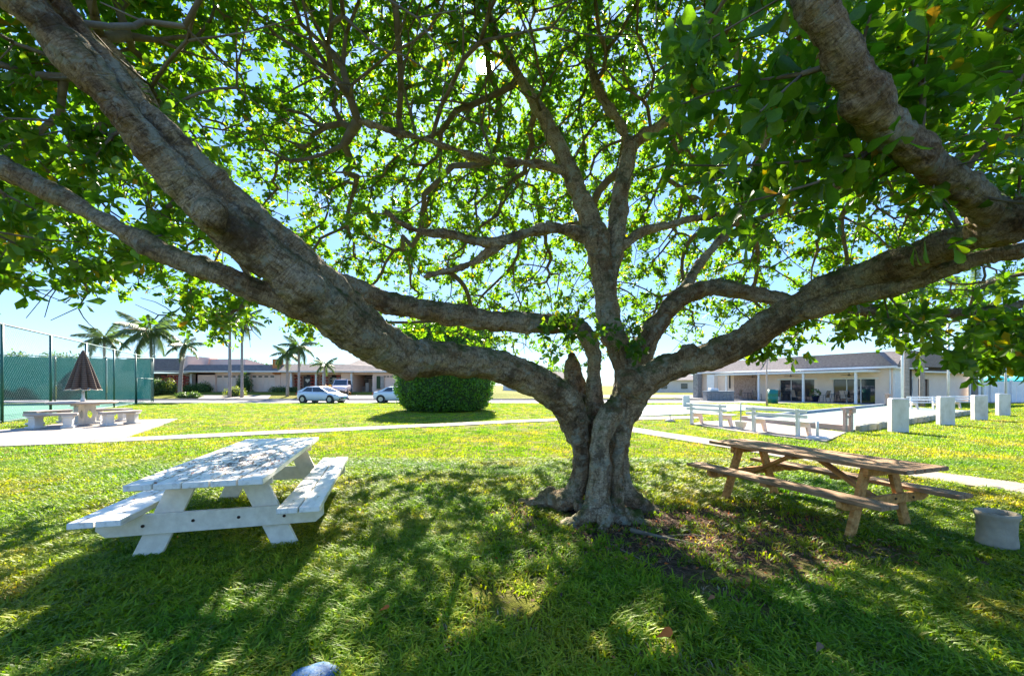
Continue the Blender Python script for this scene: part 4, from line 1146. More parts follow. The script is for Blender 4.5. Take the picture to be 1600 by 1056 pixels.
# shrubs in front of the villas
def sh(label, px, Y, z, rx, rz, mat, n=900, ls=.16):
    bush(label, ((px - CX) / FOC * Y, Y, z), (rx, rx * .8, rz), n, ls, mat, group='shrubs before the villas')
sh('dark rounded shrub touching the right end of the court fence', 245, 51, .55, .95, 1.5, MAT_SHRUB, 1800)
sh('lime-green shrub in front of the brick screen', 262, 52, .6, 1.1, 1.4, MAT_LIME, 1600)
sh('low dark clipped ball at the foot of the brick screen', 296, 53.5, .65, .85, .9, MAT_SHRUB)
sh('dark clipped ball left of its twin by the pink garage wall', 309.5, 53.5, .65, .85, .95, MAT_SHRUB)
sh('dark clipped ball farther right by the pink garage wall', 320, 53.5, .65, .95, 1.15, MAT_SHRUB)
sh('spiky brown tuft at the kerb left of its twin', 286.5, 47.8, .12, .75, .55, MAT_SHRUB, 500)
sh('spiky brown tuft at the kerb next to the driveway', 303, 47.8, .12, .8, .6, MAT_SHRUB, 500)
sh('tall dark hedge block between the garage doors', 381.5, 53.8, .68, .95, 2.0, MAT_SHRUB, 1800)
sh('sprawling variegated plant between the slim palm trunks', 368, 49.5, .35, 1.2, .9, MAT_LIME, 700)
sh('low dark hedge against the pink wall left of the brick porch', 439, 54, .68, 1.5, .6, MAT_SHRUB)
sh('low hedge beside the porch post at the blue-green palm', 458, 54, .68, 1.0, .55, MAT_SHRUB)
sh('orange croton bed behind the parked silver-white car', 514, 49.5, .4, 2.2, .9, MAT_GOLD, 1500)

# ------------------------------------------------------------------ cars
def paint(name, c):
    m, n, l, p = new_mat(name)
    p.inputs['Base Color'].default_value = (*c, 1); p.inputs['Roughness'].default_value = .28; p.inputs['Coat Weight'].default_value = .6; p.inputs['Coat Roughness'].default_value = .05
    return m
MAT_TYRE = M('tyre_rubber', (0.02, 0.02, 0.02), rough=.85, bmp=0)
MAT_RIM = M('alloy_rim', (0.45, 0.45, 0.46), rough=.35, metal=.8, bmp=0)
MAT_LAMP = glass_mat('lamp_lens', (.45, .47, .5)); MAT_TAIL = glass_mat('tail_lens', (.35, .02, .02))
MAT_PLATE = M('green_plate', (.10, .42, .18), rough=.5, bmp=0)
def car(label, loc, rz, mat, st, cab, zr, name='parked_car', front_plate=False, ws=.86, roofw=.62):
    """st: stations (x, half width, bottom, shoulder); cab: base rear, base front, roof rear, roof front"""
    t = thing(name, label, 'car', loc, rz, 'vehicles on the street')
    sec = lambda w, zb, zs: [(0, zb - .05), (w * .86, zb - .05), (w, zb + .12), (w * 1.0, zb + (zs - zb) * .62), (w * .965, zs - .07), (w * .90, zs), (0, zs + .03)]
    v, f = [], []
    for x, w, zb, zs in st:
        h = sec(w, zb, zs); v += [(x, y, z) for y, z in h] + [(x, -y, z) for y, z in h[-2:0:-1]]
    k = 12
    for i in range(len(st) - 1):
        for j in range(k): f.append((i * k + j, i * k + (j + 1) % k, (i + 1) * k + (j + 1) % k, (i + 1) * k + j))
    f += [tuple(range(k - 1, -1, -1)), tuple(range((len(st) - 1) * k, len(st) * k))]
    body = MB().add(v, f).build('body', mat, t, True); smooth_by_angle(body, 50)
    md = body.modifiers.new('s', 'SUBSURF'); md.levels = md.render_levels = 1
    br, bf, rr_, rf = cab; zb = np.interp([br, bf], [s[0] for s in st], [s[3] for s in st]); wb = .80 * ws / .86
    B = lambda u, y: Vector((br + (bf - br) * u, y * wb, zb[0] + (zb[1] - zb[0]) * u + .0)); R_ = lambda u, y: Vector((rr_ + (rf - rr_) * u, y * roofw, zr - .05))
    side = lambda u, q, y: B(u, y).lerp(R_(u, y), q)
    cabv = [B(0, 1), B(1, 1), R_(1, 1), R_(0, 1), B(0, -1), B(1, -1), R_(1, -1), R_(0, -1), Vector(((rr_ + rf) / 2 + .3, 0, zr)), Vector(((rr_ + rf) / 2 - .3, 0, zr))]
    cb = MB().add(cabv, [(0, 1, 2, 3), (5, 4, 7, 6), (1, 5, 6, 2), (4, 0, 3, 7), (2, 6, 8), (7, 3, 9), (3, 2, 8, 9), (6, 7, 9, 8)]).build('cabin', mat, t)
    def pane(name, q4, parent=cb):
        c = sum(q4, Vector()) / 4; nrm = (q4[1] - q4[0]).cross(q4[3] - q4[0]).normalized()
        if nrm.dot(c - Vector((c.x * .4, 0, zr * .6))) < 0: nrm = -nrm
        MB().add([p + nrm * .012 for p in q4] + [p - nrm * .01 for p in q4], [(0, 1, 2, 3), (7, 6, 5, 4), (0, 4, 5, 1), (1, 5, 6, 2), (2, 6, 7, 3), (3, 7, 4, 0)]).build(name, MAT_GLASS, parent)
    for y in (1, -1):
        for u0, u1, w0, w1 in ((.50, .93, .47, .93), (.14, .47, .12, .44)):
            pane('side_window', [side(u0, .10, y), side(u1, .10, y), side(w1, .88, y), side(w0, .88, y)])
    fr = lambda u, yb: B(u, yb)
    pane('windscreen', [B(1, .92).lerp(R_(1, .92), .08), B(1, -.92).lerp(R_(1, -.92), .08), B(1, -.9).lerp(R_(1, -.9), .92), B(1, .9).lerp(R_(1, .9), .92)])
    pane('rear_window', [B(0, .88).lerp(R_(0, .88), .12), B(0, -.88).lerp(R_(0, -.88), .12), B(0, -.86).lerp(R_(0, -.86), .9), B(0, .86).lerp(R_(0, .86), .9)])
    x0, x1 = st[0][0], st[-1][0]
    for wx in (x0 + .78, x1 - .86):
        for y in (1, -1):
            wv = np.interp(wx, [s[0] for s in st], [s[1] for s in st])
            MB().tube([(wx, y * (wv - .25), .33), (wx, y * (wv + .006), .33)], .39, 20).build('wheel_arch', MAT_DARK, t)
            wh = MB().tube([(wx, y * (wv - .2), .32), (wx, y * (wv + .02), .32)], .32, 20).build('wheel', MAT_TYRE, t)
            rm = MB().tube([(wx, y * (wv), .32), (wx, y * (wv + .03), .32)], .205, 16).build('rim', MAT_RIM, wh)
            sk = MB()
            for k5 in range(5):
                a = k5 * 1.2566; sk.box((wx + .12 * math.cos(a), y * (wv + .032), .32 + .12 * math.sin(a)), (.04, .012, .16), (0, -a, 0))
    for y in (1, -1):
        w = st[-2][1]
        MB().add([(x1 - .42, y * (w + .10), .70), (x1 - .02, y * (w - .16), .60), (x1 - .04, y * (w - .14), .68), (x1 - .46, y * (w + .06), .79), (x1 - .5, y * (w - .1), .72)], [(0, 1, 2, 3), (0, 4, 1), (1, 4, 2), (2, 4, 3), (3, 4, 0)]).build('headlight', MAT_LAMP, t)
        MB().box((x0 + .06, y * (st[1][1] - .12), st[1][3] - .16), (.12, .22, .18)).build('tail_light', MAT_TAIL, t)
        MB().box((bf - .28, y * (.86), zb[1] + .08), (.12, .2, .12), (0, 0, y * .2)).build('mirror', mat, t, bevel=.03)
    MB().box((x1 + .005, 0, .42), (.05, .9, .16)).build('grille', MAT_DARK, t)
    for y in (.5, -.5): MB().box((x1 - .05, y * 1.05, .36), (.06, .3, .13), (0, 0, -y * .5)).build('lower_vent', MAT_DARK, t)
    if front_plate: MB().box((x1 + .04, 0, .42), (.02, .34, .13)).build('plate', MAT_PLATE, t)
    return t
SED = [(-2.2, .66, .48, .86), (-2.13, .78, .32, .98), (-1.6, .88, .22, 1.0), (-.6, .90, .19, .97), (.6, .90, .19, .93), (1.2, .88, .19, .90), (1.75, .83, .20, .80), (2.08, .74, .24, .68), (2.18, .62, .34, .58)]
SUV = [(-2.15, .72, .5, 1.0), (-2.08, .84, .36, 1.12), (-1.5, .9, .28, 1.12), (0, .92, .26, 1.08), (1.1, .9, .26, 1.04), (1.75, .86, .28, .97), (2.05, .78, .32, .86), (2.14, .68, .4, .75)]
car('silver-white hatchback parked at the lawn edge facing right', (-16.9, 38.9, .01), math.radians(-14), paint('pearl_white_paint', (.62, .66, .72)), SED, (-2.05, 1.2, -1.2, .1), 1.47, front_plate=True)
car('white sedan half hidden behind the big round hedge', (-10.3, 39.6, .01), math.radians(3), paint('white_car_paint', (.72, .74, .77)), SED, (-1.75, 1.15, -.85, .1), 1.44)
car('pale pinkish minivan parked in the driveway before the open garage', ((534 - CX) / FOC * 50.6, 50.6, .50), math.radians(-78), paint('champagne_paint', (.62, .52, .52)), SUV, (-2.1, 1.15, -1.8, .35), 1.78, roofw=.70)
# ------------------------------------------------------------------ shuffleboard courts, benches, posts
MAT_PALE = M('pale_green_court', (0.20, 0.265, 0.23), (0.17, 0.23, 0.20), 0.7, 0.7, bmp=0.05)
MAT_BLUEKERB = M('blue_grey_kerb', (0.22, 0.27, 0.30), (0.30, 0.34, 0.36), 2, 0.8)
MAT_BLOCK = M('mossy_edging_block', (0.40, 0.37, 0.28), (0.28, 0.27, 0.18), 3, 0.9, bmp=0.4)
MAT_PINKWOOD = M('faded_pink_wood', (0.52, 0.40, 0.34), (0.40, 0.29, 0.24), 4, 0.85, (1, 6, 6))
MAT_BOLLARD = M('bollard_paint', (0.70, 0.66, 0.58), (0.46, 0.42, 0.33), 3.2, 0.85, (1, 1, .5), bmp=0.3, bscale=20, lo=.45, hi=.75)
MAT_LINE = M('dark_line_paint', (0.14, 0.17, 0.17), bmp=0)
CA, CB, CC, CD = Vector((11.3, 14.5)), Vector((27.3, 25.3)), Vector((30.2, 34.6)), Vector((10.1, 19.0))
CC = CD + (CB - CA) * 1.0 + Vector((1.2, 2.2))
tag(sheet('shuffleboard_court', hard([CA, CB, CC, CD]), 0.06, MAT_PALE), kind='structure')
pd = [G(1078, 663), G(1150, 674.5), G(1290, 691), G(1322, 676.5), G(1160, 657), G(1098, 659)]
tag(sheet('bench_pad', hard(pd), 0.03, MAT_CONC), kind='structure')
# the farther courts seen past the trunk
far = [G(960, 653), G(1092, 647), G(1160, 642), G(1240, 640), G(1150, 632), G(985, 634)]
fc = tag(sheet('shuffleboard_court', hard(far), 0.05, MAT_PALE), kind='structure')
tag(sheet('court_apron', hard([G(950, 657.5), G(1100, 654), G(1095, 650), G(955, 652)]), 0.024, MAT_CONC), kind='structure')
for (a, b, c, d) in ((995, 637.5, 1080, 638.5), (1005, 641.5, 1085, 641.5), (1002, 645, 1090, 645)):
    p, q = G(a, b), G(c, d); s = Vector((0, .28, 0))
    sheet('lane_line', [p, q, q + s, p + s], 0.0545, MAT_LINE, fc, .004)
def kerb(name, label, a, b, w, h, mat):
    a, b = Vector(a[:2]), Vector(b[:2]); d = b - a
    t = MB().box((0, 0, h / 2 - .05), (d.length, w, h + .1)).build(name, mat, None, bevel=.015, loc=((a.x + b.x) / 2, (a.y + b.y) / 2, 0), rot=(0, 0, math.atan2(d.y, d.x)))
    return tag(t, label, 'kerb')
kerb('timber_edge', 'low faded timber edge of the court behind the two white benches', CD + Vector((.0, .1)), CA, .14, .22, MAT_PINKWOOD)
kerb('court_kerb', 'blue-grey kerb along the far side of the pale court', CD, CC, .2, .2, MAT_BLUEKERB)
ed = thing('court_edging', 'row of scalloped concrete edging blocks along the near side of the court', 'edging', (CA.x, CA.y, 0), math.atan2((CB - CA).y, (CB - CA).x))
n = 42; st = (CB - CA).length / n
for i in range(n):
    part_box('block', MAT_BLOCK, ed, (st * (i + .5) + .25, -.12 - .03 * (i % 2), .09 + .012 * ((i * 5) % 3)), (st * .94, .2, .26), (0, 0, .05 * ((i * 3) % 5 - 2)), .04)

def slat_bench(label, c, ang, Ln=1.9, group='white benches by the courts'):
    """local x along the bench, back on the -y side"""
    t = thing('park_bench', label, 'bench', (c[0], c[1], .03), ang, group)
    for z in (.60, .76): part_box('back_slat', MAT_WHITE, t, (0, -.27 - .02 * (z > .7), z), (Ln, .035, .095), (math.radians(-6), 0, 0), .006)
    for y in (-.14, .02, .17): part_box('seat_slat', MAT_WHITE, t, (0, y, .435), (Ln, .14, .04), None, .006)
    for s in (-1, 1):
        x = s * Ln * .36
        lg = MB()
        lg.add([(x + q, yy, zz) for q in (-.035, .035) for yy, zz in ((-.32, 0), (-.20, 0), (-.20, .40), (-.24, .82), (-.33, .82))], [(0, 1, 2, 3, 4), (9, 8, 7, 6, 5), (0, 5, 6, 1), (1, 6, 7, 2), (2, 7, 8, 3), (3, 8, 9, 4), (4, 9, 5, 0)]); lg.build('back_leg', MAT_WHITE, t)
        lg = MB().add([(x + q, yy, zz) for q in (-.033, .033) for yy, zz in ((.22, 0), (.34, 0), (.24, .40), (-.195, .40), (-.195, .28), (.12, .26))], [(0, 1, 2, 3, 4, 5), (11, 10, 9, 8, 7, 6), (0, 6, 7, 1), (1, 7, 8, 2), (2, 8, 9, 3), (3, 9, 10, 4), (4, 10, 11, 5), (5, 11, 6, 0)]); lg.build('front_leg', MAT_PINK2, t)
    return t
ba = math.atan2(-.92, .40)
slat_bench('white slat bench seen from behind, nearer the tree trunk', (7.65, 16.75), ba)
slat_bench('white slat bench seen from behind, nearer the brown picnic table', (8.45, 13.7), ba, 2.0)
slat_bench('white bench facing the court between the first and second pale posts', ((1446 - CX) / FOC * 27.5, 27.5), math.radians(172), 1.75)
slat_bench('white bench facing the court between the second and third pale posts', ((1511 - CX) / FOC * 29, 29), math.radians(172), 1.7)

def bollard(label, px, py, w, top):
    g = G(px, py); h = CAM_H - (top - HY) / FOC * g.y
    ww = w / FOC * g.y
    b = MB().box((0, 0, h / 2 - .03), (ww * .92, ww * .55, h + .06)).build('concrete_post', MAT_BOLLARD, None, bevel=.025, loc=(g.x, g.y + ww * .28, 0), rot=(0, 0, math.radians(-14)))
    tag(b, label, 'post', 'pale concrete posts round the courts')
bollard('nearest and widest pale concrete post at the court edging', 1409.5, 676, 25, 622.5)
bollard('second pale concrete post from the near court corner', 1483, 664.5, 21, 619.5)
bollard('third pale concrete post from the near court corner', 1535.5, 656.5, 18.5, 617.5)
bollard('farthest pale concrete post in the row at the right', 1572, 649.5, 16, 615)
bollard('pale concrete post just right of the tree trunk', 996.5, 641, 10, 622)
bollard('pale concrete post at the left end of the first bench', 1073.5, 636.5, 11, 618)

def score_stand(label, px, py, h, rz, mat):
    g = G(px, py)
    t = thing('score_stand', label, 'stand', (g.x, g.y, 0), rz, 'wooden score stands')
    for s in (-1, 1):
        part_box('leg', mat, t, (s * .13, 0, h * .47), (.10, .10, h * .95), None, .006)
        part_box('bracket', mat, t, (s * .15, -.04, h * .88), (.16, .12, .18), None, .006)
    part_box('rail', mat, t, (0, .0, h * .96), (.50, .14, .07), None, .006)
    part_box('crossbar', mat, t, (0, .0, h * .62), (.30, .05, .09), None, .006)
score_stand('faded wooden score stand at the near corner of the court', 1325, 675, .82, .3, MAT_PINKWOOD)
score_stand('small wooden score stand on the far kerb before the clubhouse', 1386, 635, .95, .3, MAT_PINKWOOD)

g = G(1285, 688)
t = thing('umbrella_stand', 'white stub post on a round concrete foot behind the brown table', 'stand', (g.x, g.y + .2, 0))
MB().lathe([(0, 0), (.27, 0), (.29, .05), (.22, .09), (0, .10)], 24).build('foot', MAT_CASTCONC, t, True)
MB().tube([(0, 0, .08), (0, 0, .52)], .035, 10).build('tube', MAT_WHITE, t, True)
g = G(1157.5, 672)
t = thing('urn_planter', 'small grey urn with a thin pole between the two white benches', 'planter', (g.x, g.y, .03))
MB().lathe([(0, 0), (.12, 0), (.10, .03), (.16, .12), (.19, .26), (.20, .28), (.16, .28), (.14, .2), (0, .2)], 20).build('pot', MAT_CASTCONC, t, True)
MB().tube([(0, 0, .2), (0, 0, .92)], .022, 8).build('pole', MAT_GALV, t, True)
g = G(1047, 659)
t = thing('sprinkler_base', 'low dark round base with a stub pin on the grass', 'stand', (g.x, g.y, 0))  # base of a lawn sprinkler
MB().lathe([(0, 0), (.2, 0), (.22, .05), (.10, .12), (0, .13)], 20).build('foot', MAT_CASTTOP, t, True)
MB().tube([(0, 0, .1), (0, 0, .34)], .02, 8).build('pin', MAT_GALV, t, True)

# the old concrete planter by the brown table, and the blue stone at the bottom
pl = thing('concrete_planter', 'grey concrete planter standing on the grass near the brown table', 'planter', (4.61, 4.14, 0))
MB().lathe([(0, -.02), (.140, -.02), (.146, .06), (.136, .16), (.140, .27), (.148, .30), (.158, .325), (.155, .35), (.134, .35), (.124, .30), (.120, .26), (0, .26)], 32).build('pot', M('planter_concrete', (0.42, 0.35, 0.25), (0.30, 0.25, 0.18), 5, .9, bmp=.5, bscale=25), pl, True)
MB().lathe([(0, .275), (.09, .28), (.122, .265)], 16).build('soil', MAT_SOIL, pl, True)
vs = []
MATBLUE = M('blue_painted_stone', (0.02, 0.12, 0.30), (0.18, 0.24, 0.30), 38, .6, bmp=.6, bscale=40, lo=.42, hi=.7)
bs = MB().lathe([(0, .0), (.105, .0), (.125, .02), (.115, .045), (.06, .062), (0, .066)], 20).build('painted_stone', MATBLUE, None, True, loc=(-1.03, 2.27, -.005), rot=(.10, .05, 0))
for v in bs.data.vertices:
    a = math.atan2(v.co.y, v.co.x); k = 1 + .10 * math.sin(2 * a + .5) + .05 * math.sin(5 * a); v.co.x *= k; v.co.y *= k * .9
tag(bs, 'blue painted round stone lying in the near grass', 'stone')

# ------------------------------------------------------------------ clubhouse
MAT_STUCCO = M('beige_stucco', (0.86, 0.69, 0.55), (0.80, 0.63, 0.50), 1.5, .9, bmp=.25, bscale=30)
MAT_STONE = M('grey_stone_cladding', (0.20, 0.20, 0.20), (0.33, 0.32, 0.30), 5, .9, bmp=.6, bscale=10, bdist=.04)
MAT_BROWNSTONE = M('brown_stone_cladding', (0.26, 0.17, 0.13), (0.42, 0.32, 0.26), 6, .9, bmp=.6, bscale=9, bdist=.04)
MAT_PAVER = M('patio_paver', (0.32, 0.29, 0.28), (0.25, 0.22, 0.21), 3, .9)
MAT_TAN = M('tan_sling', (0.46, 0.36, 0.27), (0.40, 0.31, 0.23), 4, .8, bmp=0)
MAT_TEAL = M('teal_drum', (0.01, 0.20, 0.17), (0.015, 0.15, 0.13), 3, .45, bmp=0)
KO, KA = Vector((30.6, 35.0)), math.atan2(.915, -.404)
kd_, kn_ = Vector((-.404, .915)), Vector((-.915, -.404))
def kw(x, y, z=0): q = KO + kd_ * x + kn_ * y; return (q.x, q.y, z)
cl = thing('clubhouse', 'beige clubhouse with a shingled mansard roof and a white covered porch', 'building', (KO.x, KO.y, 0), KA)
tag(sheet('clubhouse_patio', hard([kw(-.5, 0), kw(20.5, 0), kw(20.5, 3.0), kw(-.5, 3.0)]), .05, MAT_PAVER), kind='structure')
doors = [(1.2, 4.45), (6.05, 9.4)]
for a, b in ((0, 1.2), (4.45, 6.05), (9.4, 20)):
    MB().box(((a + b) / 2, -.15, 1.55), (b - a, .3, 3.2)).build('wall', MAT_STUCCO, cl)
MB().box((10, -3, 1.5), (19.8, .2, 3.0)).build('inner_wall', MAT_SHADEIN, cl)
for a, b in doors:
    MB().box(((a + b) / 2, -.15, 2.63), (b - a, .296, 1.05)).build('wall', MAT_STUCCO, cl)
    dd = MB().box(((a + b) / 2, -.04, 2.15), (b - a + .5, .12, .14)).build('sliding_door', MAT_WHITE, cl)
    w = b - a
    for i in range(3):
        MB().box((a + w * (i + .5) / 3, -.12, 1.05), (w / 3 - .06, .012, 2.0)).build('pane', MAT_GLASS, dd)
    for i in range(4): MB().box((a + w * i / 3, -.11, 1.05), (.07, .06, 2.06)).build('frame', MAT_WHITE, dd)
rf = MB().extrude_x([(.45, 3.08), (-.75, 4.35), (-9, 4.35), (-9, 3.08)], -.5, 20.6).build('roof', MAT_ROOF2, cl)
for x in (6.2, 11.2): MB().extrude_x([(.47, 3.1), (-.74, 4.38), (-.9, 4.38), (.3, 3.1)], x, x + .35).build('roof_seam', MAT_ROOF, rf)
for x in (3.6,): MB().extrude_x([(.1, 3.72), (-.25, 4.05), (-.5, 4.05), (-.5, 3.72)], x, x + .5).build('roof_vent', MAT_DARK, rf)
MB().box((10.05, .42, 3.02), (21.1, .16, .16)).build('gutter', MAT_WHITE, cl)
MB().tube([(.12, .08, .1), (.12, .08, 2.9)], .055, 8).build('downspout', MAT_WHITE, cl)
po = MB().box((8.1, 1.0, 2.72), (14.6, 2.0, .16)).build('porch_roof', MAT_WHITE, cl)
for i in range(15): MB().box((1.2 + i, 1.0, 2.625), (.06, 1.9, .03)).build('rib', MAT_WHITE, po)
for x in (1.66, 5.9, 10.3, 14.1): MB().box((x, 1.82, 1.35), (.16, .16, 2.62)).build('post', MAT_WHITE, cl)
# stone end with kitchen niche
MB().box((13.2, .08, 1.5), (2.6, .16, 2.9)).build('stone_cladding', MAT_BROWNSTONE, cl)
MB().box((19.2, .6, 1.45), (.7, .7, 2.9)).build('stone_pier', MAT_STONE, cl)
MB().box((17.3, .3, 1.4), (1.0, .6, 2.8)).build('wall', MAT_WHITE, cl)
MB().tube([(14.9, .35, 1.2), (14.9, .35, 2.75)], .09, 8).build('flue', MAT_DARK, cl)
# wing to the right of the corner (local -y side turned)
wg = thing('clubhouse_wing', 'set-back clubhouse wing with a window and a brown door', 'building', (KO.x, KO.y, 0), math.atan2(.404, .915))
MB().box((.55, .0, 1.5), (.95, .22, 2.98)).build('siding_base', MAT_WHITE, wg)
for i in range(12): part_box('siding_board', MAT_WHITE, wg, (.55, -.12, .16 + .24 * i), (.93, .035, .22), (math.radians(4), 0, 0))
for a, b in ((1.05, 2.5), (4.1, 4.9), (6.65, 14)): MB().box(((a + b) / 2, .6, 1.4), (b - a, .3, 2.9)).build('wall', MAT_STUCCO, wg)
MB().box((3.3, .6, .45), (1.6, .296, .9)).build('wall', MAT_STUCCO, wg); MB().box((4.5, .6, 2.5), (4.3, .292, .8)).build('wall', MAT_STUCCO, wg)
w_ = MB().box((3.3, .55, 1.5), (1.6, .05, 1.3)).build('window', MAT_GLASS, wg)
for x in (2.52, 3.3, 4.08): MB().box((x, .5, 1.5), (.07, .06, 1.3)).build('frame', MAT_WHITE, w_)
MB().box((3.3, .5, 2.2), (1.8, .1, .12)).build('frame', MAT_WHITE, w_)
d_ = MB().box((5.78, .6, 1.05), (1.7, .06, 2.1)).build('door', M('brown_door', (.10, .05, .03), (.06, .03, .02), 3, .6), wg)
for x in (5.4, 5.78, 6.16): MB().box((x, .555, 1.1), (.2, .03, 1.6)).build('pane', MAT_TAN, d_)
MB().extrude_x([(-.35, 3.0), (.9, 4.3), (8, 4.3), (8, 3.0)], -.4, 4.4).build('roof', MAT_ROOF2, wg)
MB().extrude_x([(-.1, 2.75), (1.2, 3.7), (8, 3.7), (8, 2.75)], 4.4, 14.5).build('roof', MAT_ROOF, wg)
MB().box((2.0, -.36, 2.95), (4.8, .14, .14)).build('gutter', MAT_WHITE, wg); MB().box((9.4, -.12, 2.7), (10, .14, .14)).build('gutter', MAT_WHITE, wg)

# porch furniture
def chair(c, rz, label):
    t = thing('patio_chair', label, 'chair', kw(c[0], c[1], .05), KA + rz, 'sling chairs on the clubhouse porch')
    MB().box((0, 0, .43), (.52, .50, .03)).build('seat', MAT_TAN, t)
    MB().box((0, -.30, .74), (.52, .03, .62), (math.radians(14), 0, 0)).build('backrest', MAT_TAN, t)
    for x in (-.27, .27):
        MB().tube([(x, .28, 0), (x, .25, .62), (x, -.22, .64), (x, -.38, 1.05)], .016, 6).build('side_frame', MAT_DARK, t)
        MB().tube([(x, -.32, 0), (x, -.22, .64)], .016, 6).build('leg', MAT_DARK, t)
def ptable(c, label):
    t = thing('porch_table', label, 'table', kw(c[0], c[1], .05), KA, 'dark tables on the clubhouse porch')
    MB().lathe([(0, .70), (.55, .70), (.58, .72), (.55, .74), (0, .74)], 20).build('tabletop', MAT_DARK, t)
    for k in range(4):
        a = k * 1.571 + .78; MB().tube([(.42 * math.cos(a), .42 * math.sin(a), 0), (.25 * math.cos(a), .25 * math.sin(a), .7)], .02, 6).build('leg', MAT_DARK, t)
ptable((3.6, 1.1), 'dark round porch table before the right sliding door')
chair((4.5, 1.1), -1.57, 'tan sling chair left of the table at the right sliding door')
chair((2.7, 1.3), 1.4, 'tan sling chair right of the table at the right sliding door')
chair((3.5, .3), 0, 'tan sling chair behind the table at the right sliding door')
ptable((8.0, 1.1), 'dark round porch table before the left sliding door')
chair((9.0, 1.2), -1.57, 'tan sling chair left of the table at the left sliding door')
chair((7.1, 1.0), 1.5, 'tan sling chair right of the table at the left sliding door')
ptable((12.0, 1.2), 'dark round porch table before the brown stone wall')
chair((13.1, 1.3), -1.4, 'tan sling chair left of the table at the stone wall')
chair((11.0, 1.1), 1.5, 'tan sling chair right of the table at the stone wall')
def fan(x, label):
    t = thing('ceiling_fan', label, 'fan', kw(x, 1.0, 2.58), KA, 'ceiling fans under the porch roof')
    MB().tube([(0, 0, .03), (0, 0, -.10)], .03, 8).build('rod', MAT_DARK, t); MB().lathe([(0, -.22), (.10, -.20), (.11, -.12), (0, -.10)], 14).build('motor', MAT_DARK, t, True)
    for k in range(5): part_box('blade', MAT_DARK, t, (.36 * math.cos(k * 1.2566), .36 * math.sin(k * 1.2566), -.15), (.55, .12, .012), (.15, 0, k * 1.2566))
fan(2.6, 'dark ceiling fan above the right sliding door'); fan(7.6, 'dark ceiling fan above the left sliding door'); fan(11.6, 'dark ceiling fan near the stone wall')
q = kw(5.4, .9); t = thing('porch_pot', 'dark blue pot with a plant between the sliding doors', 'planter', (q[0], q[1], .05))
MB().lathe([(0, 0), (.2, 0), (.3, .55), (.32, .6), (.27, .6), (.25, .5), (0, .5)], 18).build('pot', M('navy_glaze', (.015, .02, .05), rough=.3, bmp=0), t, True)
d = rng.normal(0, 1, (160, 3)); d[:, 2] = np.abs(d[:, 2]); d /= np.linalg.norm(d, axis=1)[:, None]
leafy('foliage', t, d * np.array((.35, .35, .5)) + np.array((0, 0, .6)), d, .16, MAT_SHRUB)
kt = thing('outdoor_kitchen', 'grey stone outdoor kitchen counter with a pale hood', 'counter', ((1125.5 - CX) / FOC * 43.5, 43.5, 0), math.radians(2))
MB().box((0, .4, .45), (2.75, .85, .9)).build('stone_base', MAT_STONE, kt)
rw = 0
for r_ in range(4):
    for c_ in range(7): part_box('stone', MAT_STONE, kt, (-1.36 + .39 * (c_ + .5) + (.0 if r_ % 2 else .04), -.045, .12 + .21 * r_), (.37, .06, .19), (0, 0, .03 * ((c_ * 3 + r_) % 3 - 1)), .015)
MB().box((0, .4, .94), (2.9, 1.0, .07)).build('countertop', MAT_BLUEKERB, kt)
MB().box((-.45, .5, 1.12), (.85, .6, .28)).build('grill', MAT_WHITE, kt, bevel=.06)
g = G(1210.5, 630.5)
t = thing('trash_drum', 'teal trash drum on the grass in front of the porch', 'bin', (g.x, g.y + .3, 0))
MB().lathe([(0, 0), (.40, 0), (.40, .38), (.415, .40), (.40, .42), (.40, .80), (.415, .82), (.40, .84), (.41, 1.2), (.38, 1.2), (.37, 1.0), (0, 1.0)], 24).build('drum', MAT_TEAL, t, True)
g = G(1198, 634)
t = tag(MB().tube([(0, 0, -.1), (.02, 0, 1.2), (.0, .02, 2.6), (.06, 0, 4.2)], [.07, .06, .05, .03], 8).build('slim_post', MAT_PINKWOOD, None, True, loc=(g.x, g.y, 0)), 'slim brown post on the grass left of the teal drum', 'post')

# poles and palms before the clubhouse
def pole(px, Y, h, label):
    X = (px - CX) / FOC * Y
    t = thing('light_pole', label, 'pole', (X, Y, 0), 0, 'white light poles round the courts')
    MB().tube([(0, 0, -.1), (0, 0, h)], .075, 10).build('shaft', MAT_WHITE, t, True)
    MB().box((.0, -.25, h + .02), (.22, .6, .10)).build('lamp_head', MAT_GALV, t)
pole(1410, 30, 6.0, 'white light pole behind the nearest pale post'); pole(1482, 31, 6.0, 'white light pole behind the second pale post')
pole(1535, 33, 6.0, 'white light pole behind the third pale post'); pole(1571.5, 35, 5.2, 'white light pole behind the farthest pale post')
palm('palm trunk next to the first white light pole', 1416.5, 0, 30.8, 440, 2.4, .17, 14, group='palms by the clubhouse')
palm('palm trunk in front of the wing window', 1440.5, 0, 31.5, 450, 2.4, .16, 14, group='palms by the clubhouse')
palm('palm trunk right of the brown door', 1523, 0, 33.5, 455, 2.4, .2, 14, group='palms by the clubhouse')
